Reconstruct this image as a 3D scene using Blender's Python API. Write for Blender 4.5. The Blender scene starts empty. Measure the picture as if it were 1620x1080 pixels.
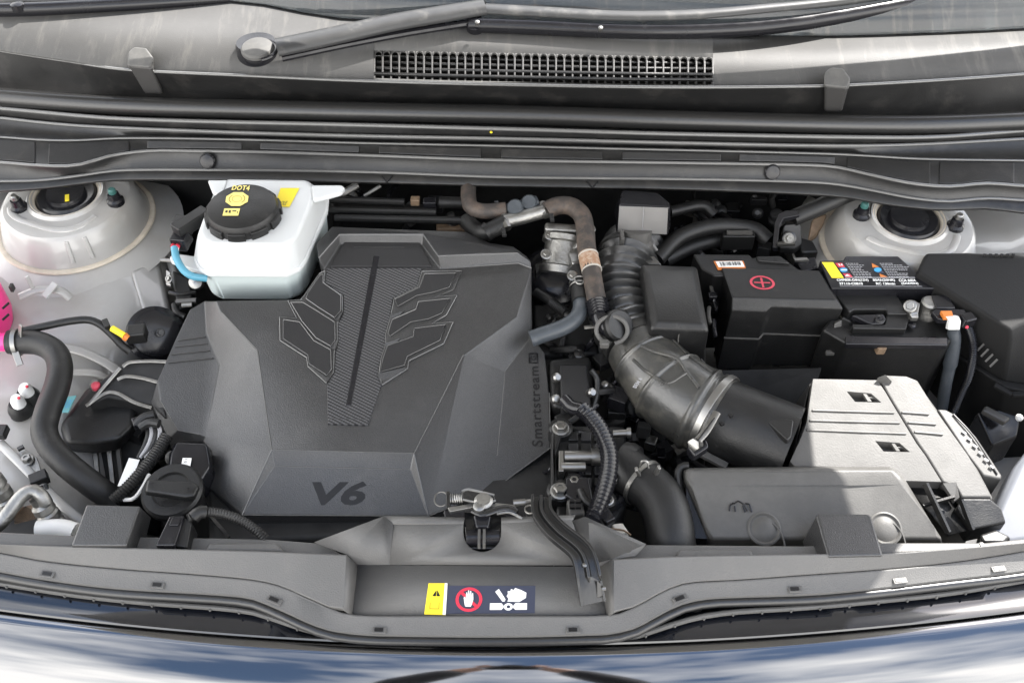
import bpy, bmesh, math, random
from mathutils import Vector as Vec, Matrix
random.seed(7)
R = math.radians
scene = bpy.context.scene
col = scene.collection

# ------------------------------------------------------------------ camera
PITCH = R(48); FPX = 1590.0
CAM = Vec((0.0, -0.903, 1.003))
FW = Vec((0, math.cos(PITCH), -math.sin(PITCH))); UP = Vec((0, math.sin(PITCH), math.cos(PITCH)))
cd = bpy.data.cameras.new('camera'); cam = bpy.data.objects.new('camera', cd); col.objects.link(cam)
cam.location = CAM; cam.rotation_euler = (R(90) - PITCH, 0, 0)
cd.sensor_width = 36; cd.lens = 36 * FPX / 1620; cd.clip_start = 0.02; cd.clip_end = 3000
scene.camera = cam

# ------------------------------------------------------------------ light
SUN_DIR = Vec((0.60, 0.60, 1.0)).normalized()      # towards the sun
SUN_EL = math.asin(SUN_DIR.z); SUN_AZ = math.atan2(SUN_DIR.x, SUN_DIR.y)
world = bpy.data.worlds.new('World'); scene.world = world; world.use_nodes = True
nt = world.node_tree; nt.nodes.clear()
wo = nt.nodes.new('ShaderNodeOutputWorld'); bg = nt.nodes.new('ShaderNodeBackground')
sky = nt.nodes.new('ShaderNodeTexSky'); sky.sky_type = 'NISHITA'; sky.sun_disc = False
sky.sun_elevation = SUN_EL; sky.sun_rotation = SUN_AZ; sky.air_density = 1.2; sky.dust_density = 1.0
tc = nt.nodes.new('ShaderNodeTexCoord'); mp = nt.nodes.new('ShaderNodeMapping')
mp.inputs['Scale'].default_value = (1.5, 1.5, 2.6)
nz = nt.nodes.new('ShaderNodeTexNoise'); nz.inputs['Scale'].default_value = 1.7; nz.inputs['Detail'].default_value = 7
nz.inputs['Roughness'].default_value = .58
cr = nt.nodes.new('ShaderNodeValToRGB'); cr.color_ramp.elements[0].position = .42; cr.color_ramp.elements[1].position = .72
mx = nt.nodes.new('ShaderNodeMix'); mx.data_type = 'RGBA'
nt.links.new(tc.outputs['Generated'], mp.inputs['Vector']); nt.links.new(mp.outputs['Vector'], nz.inputs['Vector'])
sx_ = nt.nodes.new('ShaderNodeSeparateXYZ'); nt.links.new(tc.outputs['Generated'], sx_.inputs['Vector'])
hz = nt.nodes.new('ShaderNodeMapRange'); hz.inputs['From Min'].default_value = 0; hz.inputs['From Max'].default_value = .9
hz.inputs['To Min'].default_value = .28; hz.inputs['To Max'].default_value = -.045; nt.links.new(sx_.outputs['Z'], hz.inputs['Value'])
ad = nt.nodes.new('ShaderNodeMath'); ad.operation = 'ADD'; nt.links.new(nz.outputs['Fac'], ad.inputs[0]); nt.links.new(hz.outputs['Result'], ad.inputs[1])
nt.links.new(ad.outputs[0], cr.inputs['Fac']); nt.links.new(cr.outputs['Color'], mx.inputs['Factor'])
nt.links.new(sky.outputs['Color'], mx.inputs['A']); mx.inputs['B'].default_value = (13.6, 13.3, 12.9, 1)
nt.links.new(mx.outputs['Result'], bg.inputs['Color']); bg.inputs['Strength'].default_value = 0.13
nt.links.new(bg.outputs['Background'], wo.inputs['Surface'])
sl = bpy.data.lights.new('sun', 'SUN'); sl.energy = 5.0; sl.angle = R(0.5); sl.color = (1, .965, .92)
so = bpy.data.objects.new('sun', sl); col.objects.link(so)
so.rotation_euler = SUN_DIR.to_track_quat('Z', 'Y').to_euler()
vs = scene.view_settings
scene.display_settings.display_device = 'sRGB'
vs.view_transform = 'Standard'; vs.look = 'None'; vs.gamma = 1; vs.use_curve_mapping = False
vs.exposure = 1.68
scene.cycles.max_bounces = 8

# ------------------------------------------------------------------ helpers
def P(x, y, z):
    """point of the place seen at photo pixel (x, y) at height z"""
    d = FW + Vec(((x - 810) / FPX, 0, 0)) - UP * ((y - 540) / FPX)
    return CAM + d * ((z - CAM.z) / d.z)
def L(*pts): return [P(*p) for p in pts]
def Z(z, *pts): return [P(p[0], p[1], z) for p in pts]
def ci(pts):
    """smooth (monotone) interpolation through (x, y) pairs"""
    xs = [p[0] for p in pts]; ys = [p[1] for p in pts]; n = len(xs)
    s = [(ys[i+1]-ys[i])/(xs[i+1]-xs[i]) for i in range(n-1)]
    m = [s[0]] + [0 if s[i-1]*s[i] <= 0 else 2*s[i-1]*s[i]/(s[i-1]+s[i]) for i in range(1, n-1)] + [s[-1]]
    def f(x):
        if x <= xs[0]: return ys[0] + m[0]*(x-xs[0])
        if x >= xs[-1]: return ys[-1] + m[-1]*(x-xs[-1])
        i = max(k for k in range(n-1) if xs[k] <= x)
        h = xs[i+1]-xs[i]; t = (x-xs[i])/h
        return ((2*t**3-3*t*t+1)*ys[i] + (t**3-2*t*t+t)*h*m[i] + (-2*t**3+3*t*t)*ys[i+1] + (t**3-t*t)*h*m[i+1])
    return f
def spline(pts, step):
    """Catmull-Rom through the points, resampled evenly"""
    pts = [Vec(p) for p in pts]
    if len(pts) == 2:
        dense = [pts[0].lerp(pts[1], i/40) for i in range(41)]
    else:
        q = [2*pts[0]-pts[1]] + pts + [2*pts[-1]-pts[-2]]; dense = []
        for i in range(1, len(q)-2):
            for k in range(24):
                t = k/24; a, b, c, d = q[i-1:i+3]
                dense.append(.5*((2*b)+(c-a)*t+(2*a-5*b+4*c-d)*t*t+(3*b-a-3*c+d)*t**3))
        dense.append(pts[-1])
    acc = [0.0]
    for i in range(1, len(dense)): acc.append(acc[-1]+(dense[i]-dense[i-1]).length)
    n = max(2, int(acc[-1]/step)+1); out = []; j = 0
    for i in range(n+1):
        s = acc[-1]*i/n
        while j < len(acc)-2 and acc[j+1] < s: j += 1
        w = (s-acc[j])/max(1e-9, acc[j+1]-acc[j]); out.append(dense[j].lerp(dense[j+1], min(1, w)))
    return out
def frames(path):
    T = []
    for i in range(len(path)):
        t = path[min(i+1, len(path)-1)]-path[max(i-1, 0)]; T.append(t.normalized())
    n = T[0].cross(Vec((0, 0, 1)))
    if n.length < .05: n = T[0].cross(Vec((0, 1, 0)))
    n.normalize(); fr = []
    for i, t in enumerate(T):
        n = (n - t*n.dot(t)).normalized(); fr.append((t, n, t.cross(n)))
    return fr

class MB:
    def __init__(s): s.v = []; s.f = []
    def add(s, vs, fs):
        k = len(s.v); s.v += [Vec(v) for v in vs]; s.f += [[i+k for i in f] for f in fs]; return s
    def rings(s, rs, cap=True, cap0=True):
        n = len(rs[0]); vs = [p for r in rs for p in r]; fs = []
        for j in range(len(rs)-1):
            for i in range(n):
                a = j*n+i; b = j*n+(i+1) % n; fs.append([a, b, b+n, a+n])
        if cap0: fs.append(list(range(n))[::-1])
        if cap: fs.append([len(vs)-n+i for i in range(n)])
        return s.add(vs, fs)
    def slab(s, top, h, draft=0.0):
        c = sum(top, Vec())/len(top); bot = []
        for p in top:
            d = Vec((p.x-c.x, p.y-c.y, 0)); bot.append(p + d*draft - Vec((0, 0, h)))
        return s.rings([top, bot])
    def extr(s, pts, vec): return s.rings([pts, [p+vec for p in pts]])
    def tube(s, pts, r, n=14, step=.006, rf=None, flat=1.0, cap=True, straight=False):
        path = [Vec(p) for p in pts] if straight else spline(pts, step); fr = frames(path); rs = []
        for i, (p, (t, a, b)) in enumerate(zip(path, fr)):
            u = i/(len(path)-1); rr = rf(u, i) if rf else r
            rs.append([p + a*math.cos(2*math.pi*k/n)*rr + b*math.sin(2*math.pi*k/n)*rr*flat for k in range(n)])
        return s.rings(rs, cap, cap)
    def corr(s, pts, r, pitch=.004, depth=.12, n=14):
        return s.tube(pts, r, n, pitch/4, lambda u, i: r*(1-depth*(.9 if i % 4 in (2,) else .55 if i % 4 in (1, 3) else 0)))
    def sweep(s, pts, prof, step=.01, pf=None):
        path = spline(pts, step); fr = frames(path); rs = []
        for i, (p, (t, a, b)) in enumerate(zip(path, fr)):
            u = i/(len(path)-1); q = pf(u) if pf else prof
            rs.append([p + a*x + b*y for x, y in q])
        return s.rings(rs)
    def lathe(s, o, prof, axis=(0, 0, 1), n=32, cap=True):
        q = Vec(axis).normalized().to_track_quat('Z', 'Y'); rs = []
        for r, h in prof:
            rs.append([Vec(o)+q @ Vec((r*math.cos(2*math.pi*k/n), r*math.sin(2*math.pi*k/n), h)) for k in range(n)])
        return s.rings(rs, cap, cap)
    def box(s, c, sx, sy, sz, rz=0, rx=0, ry=0):
        m = Matrix.Translation(c) @ Matrix.Rotation(rz, 4, 'Z') @ Matrix.Rotation(ry, 4, 'Y') @ Matrix.Rotation(rx, 4, 'X')
        q = [m @ Vec((x*sx/2, y*sy/2, z*sz/2)) for z in (-1, 1) for x, y in ((-1, -1), (1, -1), (1, 1), (-1, 1))]
        return s.rings([q[:4], q[4:]])
    def loft(s, rows):
        n = len(rows[0]); vs = [p for r in rows for p in r]
        return s.add(vs, [[j*n+i, j*n+i+1, (j+1)*n+i+1, (j+1)*n+i] for j in range(len(rows)-1) for i in range(n-1)])
    def bar(s, a, b, w, h):
        """flat bar from a to b, w across, h thick (up)"""
        t = (b-a).normalized(); n = t.cross(Vec((0, 0, 1))).normalized(); u = n.cross(t)
        q = [(-w/2, -h/2), (w/2, -h/2), (w/2, h/2), (-w/2, h/2)]
        return s.rings([[a+n*x+u*y for x, y in q], [b+n*x+u*y for x, y in q]])
    def face(s, pts): return s.add(pts, [list(range(len(pts)))])

def base(o):
    return Vec(o['_b']) if '_b' in o else Vec()
ROOT = {}
def thing(name, label, cat, loc, group=None):
    o = bpy.data.objects.new(name, None); o.empty_display_size = .02; col.objects.link(o)
    o.location = loc; o['label'] = label; o['category'] = cat
    if group: o['group'] = group
    ROOT[o.name] = Vec(loc); return o
def rootloc(o):
    return ROOT.get(o.name, Vec())
def carve(me, cutters):
    a = bpy.data.objects.new('a', me); col.objects.link(a); tmp = []
    for c in cutters:
        cm = bpy.data.meshes.new('c'); cm.from_pydata(c, [], [[3, 2, 1, 0], [4, 5, 6, 7], [0, 1, 5, 4], [1, 2, 6, 5], [2, 3, 7, 6], [3, 0, 4, 7]])
        bm = bmesh.new(); bm.from_mesh(cm); bmesh.ops.recalc_face_normals(bm, faces=bm.faces); bm.to_mesh(cm); bm.free()
        o = bpy.data.objects.new('c', cm); col.objects.link(o); tmp.append(o)
        b = a.modifiers.new('b', 'BOOLEAN'); b.operation = 'DIFFERENCE'; b.object = o; b.solver = 'EXACT'
    bpy.context.view_layer.update()
    out = bpy.data.meshes.new_from_object(a.evaluated_get(bpy.context.evaluated_depsgraph_get()))
    for o in tmp + [a]: bpy.data.objects.remove(o)
    return out
def part(name, mb, m, parent=None, bev=0, seg=2, smooth=35, solid=0, label=None, kind=None, off=-1, cut=None):
    me = bpy.data.meshes.new(name); sh = rootloc(parent) if parent else Vec()
    if parent is None:
        lo = Vec([min(v[i] for v in mb.v) for i in range(3)]); hi = Vec([max(v[i] for v in mb.v) for i in range(3)])
        sh = Vec(((lo.x+hi.x)/2, (lo.y+hi.y)/2, lo.z))
    me.from_pydata([v-sh for v in mb.v], [], mb.f); me.validate()
    bm = bmesh.new(); bm.from_mesh(me); bmesh.ops.remove_doubles(bm, verts=bm.verts, dist=1e-5)
    bmesh.ops.recalc_face_normals(bm, faces=bm.faces)
    if solid and sum(f.normal.dot(CAM-sh-f.calc_center_median())*f.calc_area() for f in bm.faces) < 0:
        bmesh.ops.reverse_faces(bm, faces=bm.faces)
    bm.to_mesh(me); bm.free()
    if cut: me = carve(me, [[p-sh for p in c] for c in cut]); me.name = name; me.materials.clear()
    me.shade_smooth()
    if not bev: me.set_sharp_from_angle(angle=R(smooth))
    me.materials.append(m)
    o = bpy.data.objects.new(name, me); col.objects.link(o)
    if parent: o.parent = parent; ROOT[o.name] = sh
    else: o.location = sh; ROOT[o.name] = sh
    if solid:
        s = o.modifiers.new('thickness', 'SOLIDIFY'); s.thickness = solid; s.offset = off
    if bev:
        b = o.modifiers.new('bevel', 'BEVEL'); b.width = bev; b.segments = seg; b.limit_method = 'ANGLE'; b.angle_limit = R(28)
        b.harden_normals = True
    if label: o['label'] = label
    if kind: o['kind'] = kind
    return o
def tag(o, label, cat, group=None):
    o['label'] = label; o['category'] = cat
    if group: o['group'] = group
    return o
_tc = {}
def text2d(s, bold=0.0, shear=0.0, space=1.0):
    k = (s, bold, shear, space)
    if k in _tc: return _tc[k]
    cu = bpy.data.curves.new('t', 'FONT'); cu.body = s; cu.offset = bold; cu.shear = shear; cu.resolution_u = 3; cu.space_character = space
    ob = bpy.data.objects.new('t', cu); col.objects.link(ob); bpy.context.view_layer.update()
    me = bpy.data.meshes.new_from_object(ob.evaluated_get(bpy.context.evaluated_depsgraph_get()))
    vs = [v.co.copy() for v in me.vertices]; fs = [list(p.vertices) for p in me.polygons]
    x0 = min(v.x for v in vs); x1 = max(v.x for v in vs); y0 = min(v.y for v in vs); y1 = max(v.y for v in vs)
    vs = [((v.x-x0)/(x1-x0), (v.y-y0)/(y1-y0)) for v in vs]
    bpy.data.objects.remove(ob); bpy.data.curves.remove(cu); bpy.data.meshes.remove(me)
    _tc[k] = (vs, fs); return _tc[k]
def bil(q, u, v): return (q[0]*(1-u)+q[1]*u)*(1-v)+(q[3]*(1-u)+q[2]*u)*v
def qn(q):
    n = (q[1]-q[0]).cross(q[3]-q[0]).normalized()
    return n if n.dot(CAM-q[0]) > 0 else -n
def dtext(name, parent, s, q, m, lift=.0006, **k):
    vs, fs = text2d(s, **k); n = qn(q)*lift
    return part(name, MB().add([bil(q, u, v)+n for u, v in vs], fs), m, parent)
def dpoly(name, parent, q, uvs, m, lift=.0004):
    """flat printed polygons (lists of uv) on the quad q = bl, br, tr, tl"""
    b = MB(); n = qn(q)*lift
    for p in uvs: b.face([bil(q, u, v)+n for u, v in p])
    return part(name, b, m, parent)
def circ(cx, cy, rx, ry=None, n=20, a0=0, a1=360):
    ry = ry or rx
    return [(cx+rx*math.cos(R(a0+(a1-a0)*i/(n if a1-a0 == 360 else n-1))), cy+ry*math.sin(R(a0+(a1-a0)*i/(n if a1-a0 == 360 else n-1)))) for i in range(n)]
def ringq(cx, cy, ro, ri, ry=1.0, n=24, a0=0, a1=360):
    out = []
    for i in range(n):
        t0 = R(a0+(a1-a0)*i/n); t1 = R(a0+(a1-a0)*(i+1)/n)
        out.append([(cx+r*math.cos(t), cy+r*ry*math.sin(t)) for r, t in ((ri, t0), (ro, t0), (ro, t1), (ri, t1))])
    return out

# ------------------------------------------------------------------ materials
def mat(name, c, rough=.5, metal=0, bump=None, var=None, coat=0, spec=.5, dust=None, sss=0, trans=0, rvar=None, stretch=None, ior=1.45):
    m = bpy.data.materials.new(name); m.use_nodes = True; n = m.node_tree; b = n.nodes['Principled BSDF']
    b.inputs['Base Color'].default_value = (*c, 1); b.inputs['Roughness'].default_value = rough; b.inputs['Metallic'].default_value = metal
    b.inputs['Coat Weight'].default_value = coat; b.inputs['Coat Roughness'].default_value = .06; b.inputs['Specular IOR Level'].default_value = spec
    b.inputs['IOR'].default_value = ior
    if sss:
        b.inputs['Subsurface Weight'].default_value = sss; b.inputs['Subsurface Radius'].default_value = (.02, .022, .024); b.inputs['Subsurface Scale'].default_value = .6
    b.inputs['Transmission Weight'].default_value = trans
    t = n.nodes.new('ShaderNodeTexCoord'); src = t.outputs['Object']
    if stretch:
        mp_ = n.nodes.new('ShaderNodeMapping'); mp_.inputs['Scale'].default_value = stretch; n.links.new(src, mp_.inputs['Vector']); ssrc = mp_.outputs['Vector']
    else: ssrc = src
    def noise(sc, det=4, r=.6, s=None):
        q = n.nodes.new('ShaderNodeTexNoise'); q.inputs['Scale'].default_value = sc; q.inputs['Detail'].default_value = det; q.inputs['Roughness'].default_value = r
        n.links.new(s or src, q.inputs['Vector']); return q.outputs['Fac']
    cur = None
    if var:
        rp = n.nodes.new('ShaderNodeValToRGB'); a = var[1]
        rp.color_ramp.elements[0].position = .3; rp.color_ramp.elements[1].position = .72
        rp.color_ramp.elements[0].color = (*[x*(1-a) for x in c], 1); rp.color_ramp.elements[1].color = (*[min(1, x*(1+a)) for x in c], 1)
        n.links.new(noise(var[0], 5), rp.inputs['Fac']); cur = rp.outputs['Color']
    if dust:
        rp = n.nodes.new('ShaderNodeValToRGB'); rp.color_ramp.elements[0].position = dust[2]; rp.color_ramp.elements[1].position = min(1, dust[2]+.28)
        rp.color_ramp.elements[0].color = (0, 0, 0, 1); rp.color_ramp.elements[1].color = (dust[1],)*3 + (1,)
        n.links.new(noise(dust[0], 8, .68, ssrc), rp.inputs['Fac'])
        x = n.nodes.new('ShaderNodeMix'); x.data_type = 'RGBA'; n.links.new(rp.outputs['Color'], x.inputs['Factor'])
        x.inputs['A'].default_value = (*c, 1); x.inputs['B'].default_value = (*dust[3], 1)
        if cur: n.links.new(cur, x.inputs['A'])
        cur = x.outputs['Result']
    if cur: n.links.new(cur, b.inputs['Base Color'])
    if rvar:
        mr = n.nodes.new('ShaderNodeMapRange'); mr.inputs['To Min'].default_value = max(.02, rough-rvar[1]); mr.inputs['To Max'].default_value = min(1, rough+rvar[1])
        mr.inputs['From Min'].default_value = .3; mr.inputs['From Max'].default_value = .7
        n.links.new(noise(rvar[0], 5), mr.inputs['Value']); n.links.new(mr.outputs['Result'], b.inputs['Roughness'])
    if bump:
        bp = n.nodes.new('ShaderNodeBump'); bp.inputs['Strength'].default_value = bump[1]; bp.inputs['Distance'].default_value = .001
        n.links.new(noise(bump[0], 2), bp.inputs['Height']); n.links.new(bp.outputs['Normal'], b.inputs['Normal'])
    return m
DUST = (.30, .27, .23)
M = {}
M['cover'] = mat('grained_black_plastic', (.027, .027, .0275), .38, spec=.9, bump=(620, .5), var=(900, .5), rvar=(9, .10), dust=(22, .22, .50, (.09, .088, .084)))
M['cover_inset'] = mat('smooth_black_inset_plastic', (.022, .022, .023), .36, bump=(700, .2))
M['black'] = mat('black_plastic', (.010, .010, .010), .42, spec=.5, bump=(500, .3), rvar=(30, .1), dust=(60, .35, .6, (.14, .13, .12)))
M['gloss'] = mat('gloss_black_plastic', (.010, .010, .012), .22, rvar=(40, .08))
M['deep'] = mat('dark_grimy_metal', (.012, .012, .012), .6, var=(40, .5))
M['dusty'] = mat('dusty_black_plastic', (.070, .068, .064), .48, bump=(500, .2), dust=(16, .35, .42, (.140, .136, .128)), rvar=(20, .08))
M['panel'] = mat('grey_black_panel_plastic', (.10, .098, .094), .45, bump=(650, .5), dust=(34, .25, .5, (.15, .14, .13)))
M['cowl'] = mat('cowl_plastic', (.012, .012, .012), .36, spec=.6, bump=(600, .25), dust=(25, .22, .52, (.12, .11, .10)), rvar=(16, .08))
M['cowltop'] = mat('dirty_cowl_plate', (.072, .071, .069), .6, bump=(600, .3), dust=(11, .5, .52, (.20, .19, .17)), stretch=(5, .8, 1), var=(6, .2))
M['rubber'] = mat('rubber_hose', (.010, .010, .010), .48, bump=(300, .25), dust=(45, .3, .55, (.09, .085, .08)))
M['seal'] = mat('rubber_seal', (.011, .011, .011), .30, spec=.8, bump=(200, .15))
M['bellow'] = mat('weathered_rubber_duct', (.034, .034, .032), .34, spec=1.0, bump=(220, .3), dust=(22, .6, .48, (.20, .185, .15)), rvar=(20, .1))
M['brown'] = mat('aged_brown_rubber', (.035, .030, .027), .6, dust=(40, .7, .45, (.14, .10, .075)), bump=(300, .3))
M['paint'] = mat('white_body_paint', (.36, .354, .342), .3, coat=.6, dust=(7, .55, .46, (.27, .245, .205)), var=(5, .08))
M['sealant'] = mat('beige_seam_sealant', (.55, .49, .40), .6, bump=(120, .5), var=(30, .2))
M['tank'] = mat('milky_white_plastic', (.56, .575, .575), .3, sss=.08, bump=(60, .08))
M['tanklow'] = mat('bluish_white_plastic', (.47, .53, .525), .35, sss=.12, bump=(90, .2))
M['pink'] = mat('pink_coolant_plastic', (.80, .035, .24), .28, sss=.25)
M['beige'] = mat('beige_plastic', (.62, .50, .40), .4, sss=.2)
M['alu'] = mat('cast_aluminium', (.30, .295, .28), .45, 1, bump=(260, .6), var=(40, .25))
M['steel'] = mat('zinc_steel', (.27, .266, .255), .38, 1, rvar=(60, .12))
M['darksteel'] = mat('black_steel', (.013, .013, .013), .27, bump=(120, .2), spec=.7)
M['chrome'] = mat('dark_chrome', (.18, .181, .184), .06, 1)
M['glossblack'] = mat('piano_black', (.006, .007, .010), .07, coat=1)
M['mirror'] = mat('dirty_window_glass', (.09, .10, .105), .05, trans=.55, dust=(18, .7, .54, (.30, .27, .22)), stretch=(5, .5, 1), rvar=(12, .05))
M['yellow'] = mat('yellow_print', (.85, .68, .03), .5)
M['paleyellow'] = mat('pale_yellow_print', (.80, .68, .20), .5)
M['orange'] = mat('orange_print', (.55, .17, .03), .5)
M['red'] = mat('red_print', (.62, .03, .06), .5)
M['redsoft'] = mat('soft_red_print', (.50, .055, .085), .5)
M['white'] = mat('white_print', (.80, .80, .78), .5)
M['grey'] = mat('grey_print', (.30, .30, .31), .5)
M['blue'] = mat('blue_print', (.05, .32, .62), .5)
M['navy'] = mat('navy_print', (.035, .04, .065), .45)
M['blackprint'] = mat('black_print', (.008, .008, .009), .4)
M['cyanwire'] = mat('sky_blue_wire', (.085, .27, .37), .4)
M['teal'] = mat('teal_sticker', (.14, .36, .38), .5)
M['greentip'] = mat('dark_green_paint', (.035, .11, .10), .4)
M['pipeblue'] = mat('blue_grey_pipe', (.045, .052, .060), .38, dust=(60, .5, .5, (.11, .12, .13)), bump=(150, .3))
M['offwhite'] = mat('off_white_plastic', (.70, .69, .66), .45, bump=(100, .2))
M['moduleface'] = mat('silver_grey_plate', (.42, .41, .40), .42, .6, rvar=(50, .1))
M['brownmetal'] = mat('rusty_brown_metal', (.16, .11, .07), .6, var=(60, .4))
M['wiper'] = mat('grey_wiper_paint', (.036, .0365, .037), .42, bump=(300, .1), dust=(30, .5, .55, (.22, .21, .19)), rvar=(30, .08))
M['bead'] = mat('highlight_worn_edge', (.11, .11, .108), .26, spec=1.0)  # paler than its plastics: paints edge highlights, plus wear on cover creases
M['guide'] = mat('grey_guide_plastic', (.045, .044, .043), .4, bump=(400, .2))
M['matt'] = mat('matt_black_plastic', (.009, .009, .009), .72, spec=.3, bump=(500, .3))
M['capgrey'] = mat('dusty_grey_cap', (.085, .084, .081), .6, dust=(60, .5, .45, (.15, .145, .135)))
M['railgrey'] = mat('blue_grey_paint', (.15, .158, .175), .35, coat=.4)
M['offgrey'] = mat('faded_white_print', (.4, .38, .34), .6)
M['bellowdark'] = mat('clean_rubber_bellows', (.026, .026, .025), .32, spec=1.0, bump=(220, .2), rvar=(20, .08))
M['asphalt'] = mat('concrete_ground', (.28, .27, .25), .85, bump=(30, .4), var=(3, .2))
def carbon():
    m = mat('carbon_weave', (.03, .03, .03), .33); n = m.node_tree; b = n.nodes['Principled BSDF']
    t = n.nodes.new('ShaderNodeTexCoord'); mp_ = n.nodes.new('ShaderNodeMapping'); mp_.inputs['Rotation'].default_value = (0, 0, R(28))
    n.links.new(t.outputs['Object'], mp_.inputs['Vector'])
    w = n.nodes.new('ShaderNodeTexWave'); w.bands_direction = 'Y'; w.inputs['Scale'].default_value = 78; w.inputs['Distortion'].default_value = .3
    n.links.new(mp_.outputs['Vector'], w.inputs['Vector'])
    c2 = n.nodes.new('ShaderNodeTexWave'); c2.bands_direction = 'X'; c2.inputs['Scale'].default_value = 90
    n.links.new(mp_.outputs['Vector'], c2.inputs['Vector'])
    mul = n.nodes.new('ShaderNodeMath'); mul.operation = 'MULTIPLY_ADD'; mul.inputs[1].default_value = .35
    n.links.new(c2.outputs['Fac'], mul.inputs[0]); n.links.new(w.outputs['Fac'], mul.inputs[2])
    rp = n.nodes.new('ShaderNodeValToRGB'); rp.color_ramp.elements[0].color = (.012, .012, .013, 1); rp.color_ramp.elements[1].color = (.075, .075, .078, 1)
    rp.color_ramp.elements[0].position = .45; rp.color_ramp.elements[1].position = 1.0
    n.links.new(mul.outputs[0], rp.inputs['Fac']); n.links.new(rp.outputs['Color'], b.inputs['Base Color'])
    bp = n.nodes.new('ShaderNodeBump'); bp.inputs['Strength'].default_value = .6; bp.inputs['Distance'].default_value = .0008
    n.links.new(mul.outputs[0], bp.inputs['Height']); n.links.new(bp.outputs['Normal'], b.inputs['Normal'])
    return m
M['carbon'] = carbon()

_bm = {}
def bolt(parent, p, r=.007, axis=(0, 0, 1), m='steel', name='bolt', h=.9):
    """hexagon flange bolt, mesh data shared between alike bolts"""
    if (m, h) not in _bm:
        b = MB(); b.lathe((0, 0, 0), [(1.45, -.3), (1.45, 0), (1.2, .12)], n=20)
        b.lathe((0, 0, .1), [(1, 0), (1, h*.8), (.85, h), (.5, h), (.45, h*.75)], n=6)
        me = bpy.data.meshes.new('bolt'); me.from_pydata(b.v, [], b.f); me.materials.append(M[m]); _bm[(m, h)] = me
    o = bpy.data.objects.new(name, _bm[(m, h)]); col.objects.link(o); o.parent = parent
    o.location = Vec(p) - rootloc(parent); o.scale = (r, r, r); o.rotation_mode = 'QUATERNION'
    o.rotation_quaternion = Vec(axis).normalized().to_track_quat('Z', 'Y')
    return o

# ================================================================== large structure
def setting():
    o = part('ground', MB().face([Vec((-60, -60, -.95)), Vec((60, -60, -.95)), Vec((60, 60, -.95)), Vec((-60, 60, -.95))]), M['asphalt']); o['kind'] = 'structure'
    b = MB(); b.box(Vec((0, .05, -.5)), 1.9, 1.1, .02); o = part('bay_floor', b, M['deep']); o['kind'] = 'structure'
    b = MB(); b.box(Vec((0, .43, -.22)), 1.8, .03, .52); o = part('firewall', b, M['deep']); o['kind'] = 'structure'
    b = MB(); b.box(Vec((0, -.40, -.29)), 1.7, .03, .38); o = part('radiator_wall', b, M['deep']); o['kind'] = 'structure'
    for sx in (-1, 1):
        b = MB(); b.box(Vec((sx*.93, 0, -.3)), .03, 1.0, .38); o = part('side_wall', b, M['deep']); o['kind'] = 'structure'
setting()

XS = [-120 + 30*i for i in range(63)]
CW = {
 'G': ci([(-120, -40), (0, -28), (400, 0), (540, 24), (800, 36), (1100, 48), (1300, 52), (1450, 48), (1620, 40), (1740, 32)]),
 1: ci([(-120, 58), (0, 79), (104, 95), (200, 109), (380, 118), (553, 126), (810, 133), (1093, 137), (1302, 135), (1354, 133), (1510, 124), (1620, 116), (1740, 104)]),
 2: ci([(-120, 128), (0, 140), (207, 154), (553, 163), (816, 169), (1093, 178), (1440, 185), (1620, 179), (1740, 172)]),
 3: ci([(-120, 157), (0, 167), (207, 180), (553, 188), (816, 193), (1093, 202), (1440, 209), (1620, 203), (1740, 196)]),
 4: ci([(-120, 161), (0, 171), (207, 188), (553, 197), (816, 204), (1093, 212), (1440, 217), (1620, 206), (1740, 196)]),
 5: ci([(-120, 178), (0, 188), (104, 199), (242, 206), (553, 216), (816, 221), (1060, 227), (1350, 232), (1620, 221), (1740, 212)]),
 6: ci([(-120, 214), (0, 217), (31, 217.5), (86, 224), (138, 221), (207, 218.5), (380, 221), (553, 226), (796, 231), (955, 235), (1093, 238), (1323, 244), (1475, 252), (1620, 254), (1740, 256)]),
 7: ci([(-120, 256), (0, 259), (69, 264), (104, 265), (138, 260), (183, 247), (242, 240.5), (380, 242), (553, 247), (816, 256), (1093, 260), (1302, 264), (1354, 273), (1405, 285), (1475, 296), (1509, 297), (1561, 292), (1620, 296), (1740, 300)]),
 8: ci([(-120, 290), (0, 288), (52, 287), (121, 280), (207, 270), (346, 270.5), (553, 273), (816, 282), (1093, 285), (1267, 289), (1337, 294), (1406, 308), (1492, 320), (1561, 315), (1620, 318), (1740, 322)]),
 9: ci([(-120, 306), (0, 304), (69, 299), (207, 285), (553, 289), (816, 296), (1093, 301), (1267, 308), (1337, 313), (1406, 325), (1492, 333), (1561, 331), (1620, 338), (1740, 342)])}
def crow(k, z, dy=0): return [P(x, CW[k](x)+dy, z) for x in XS]
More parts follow.
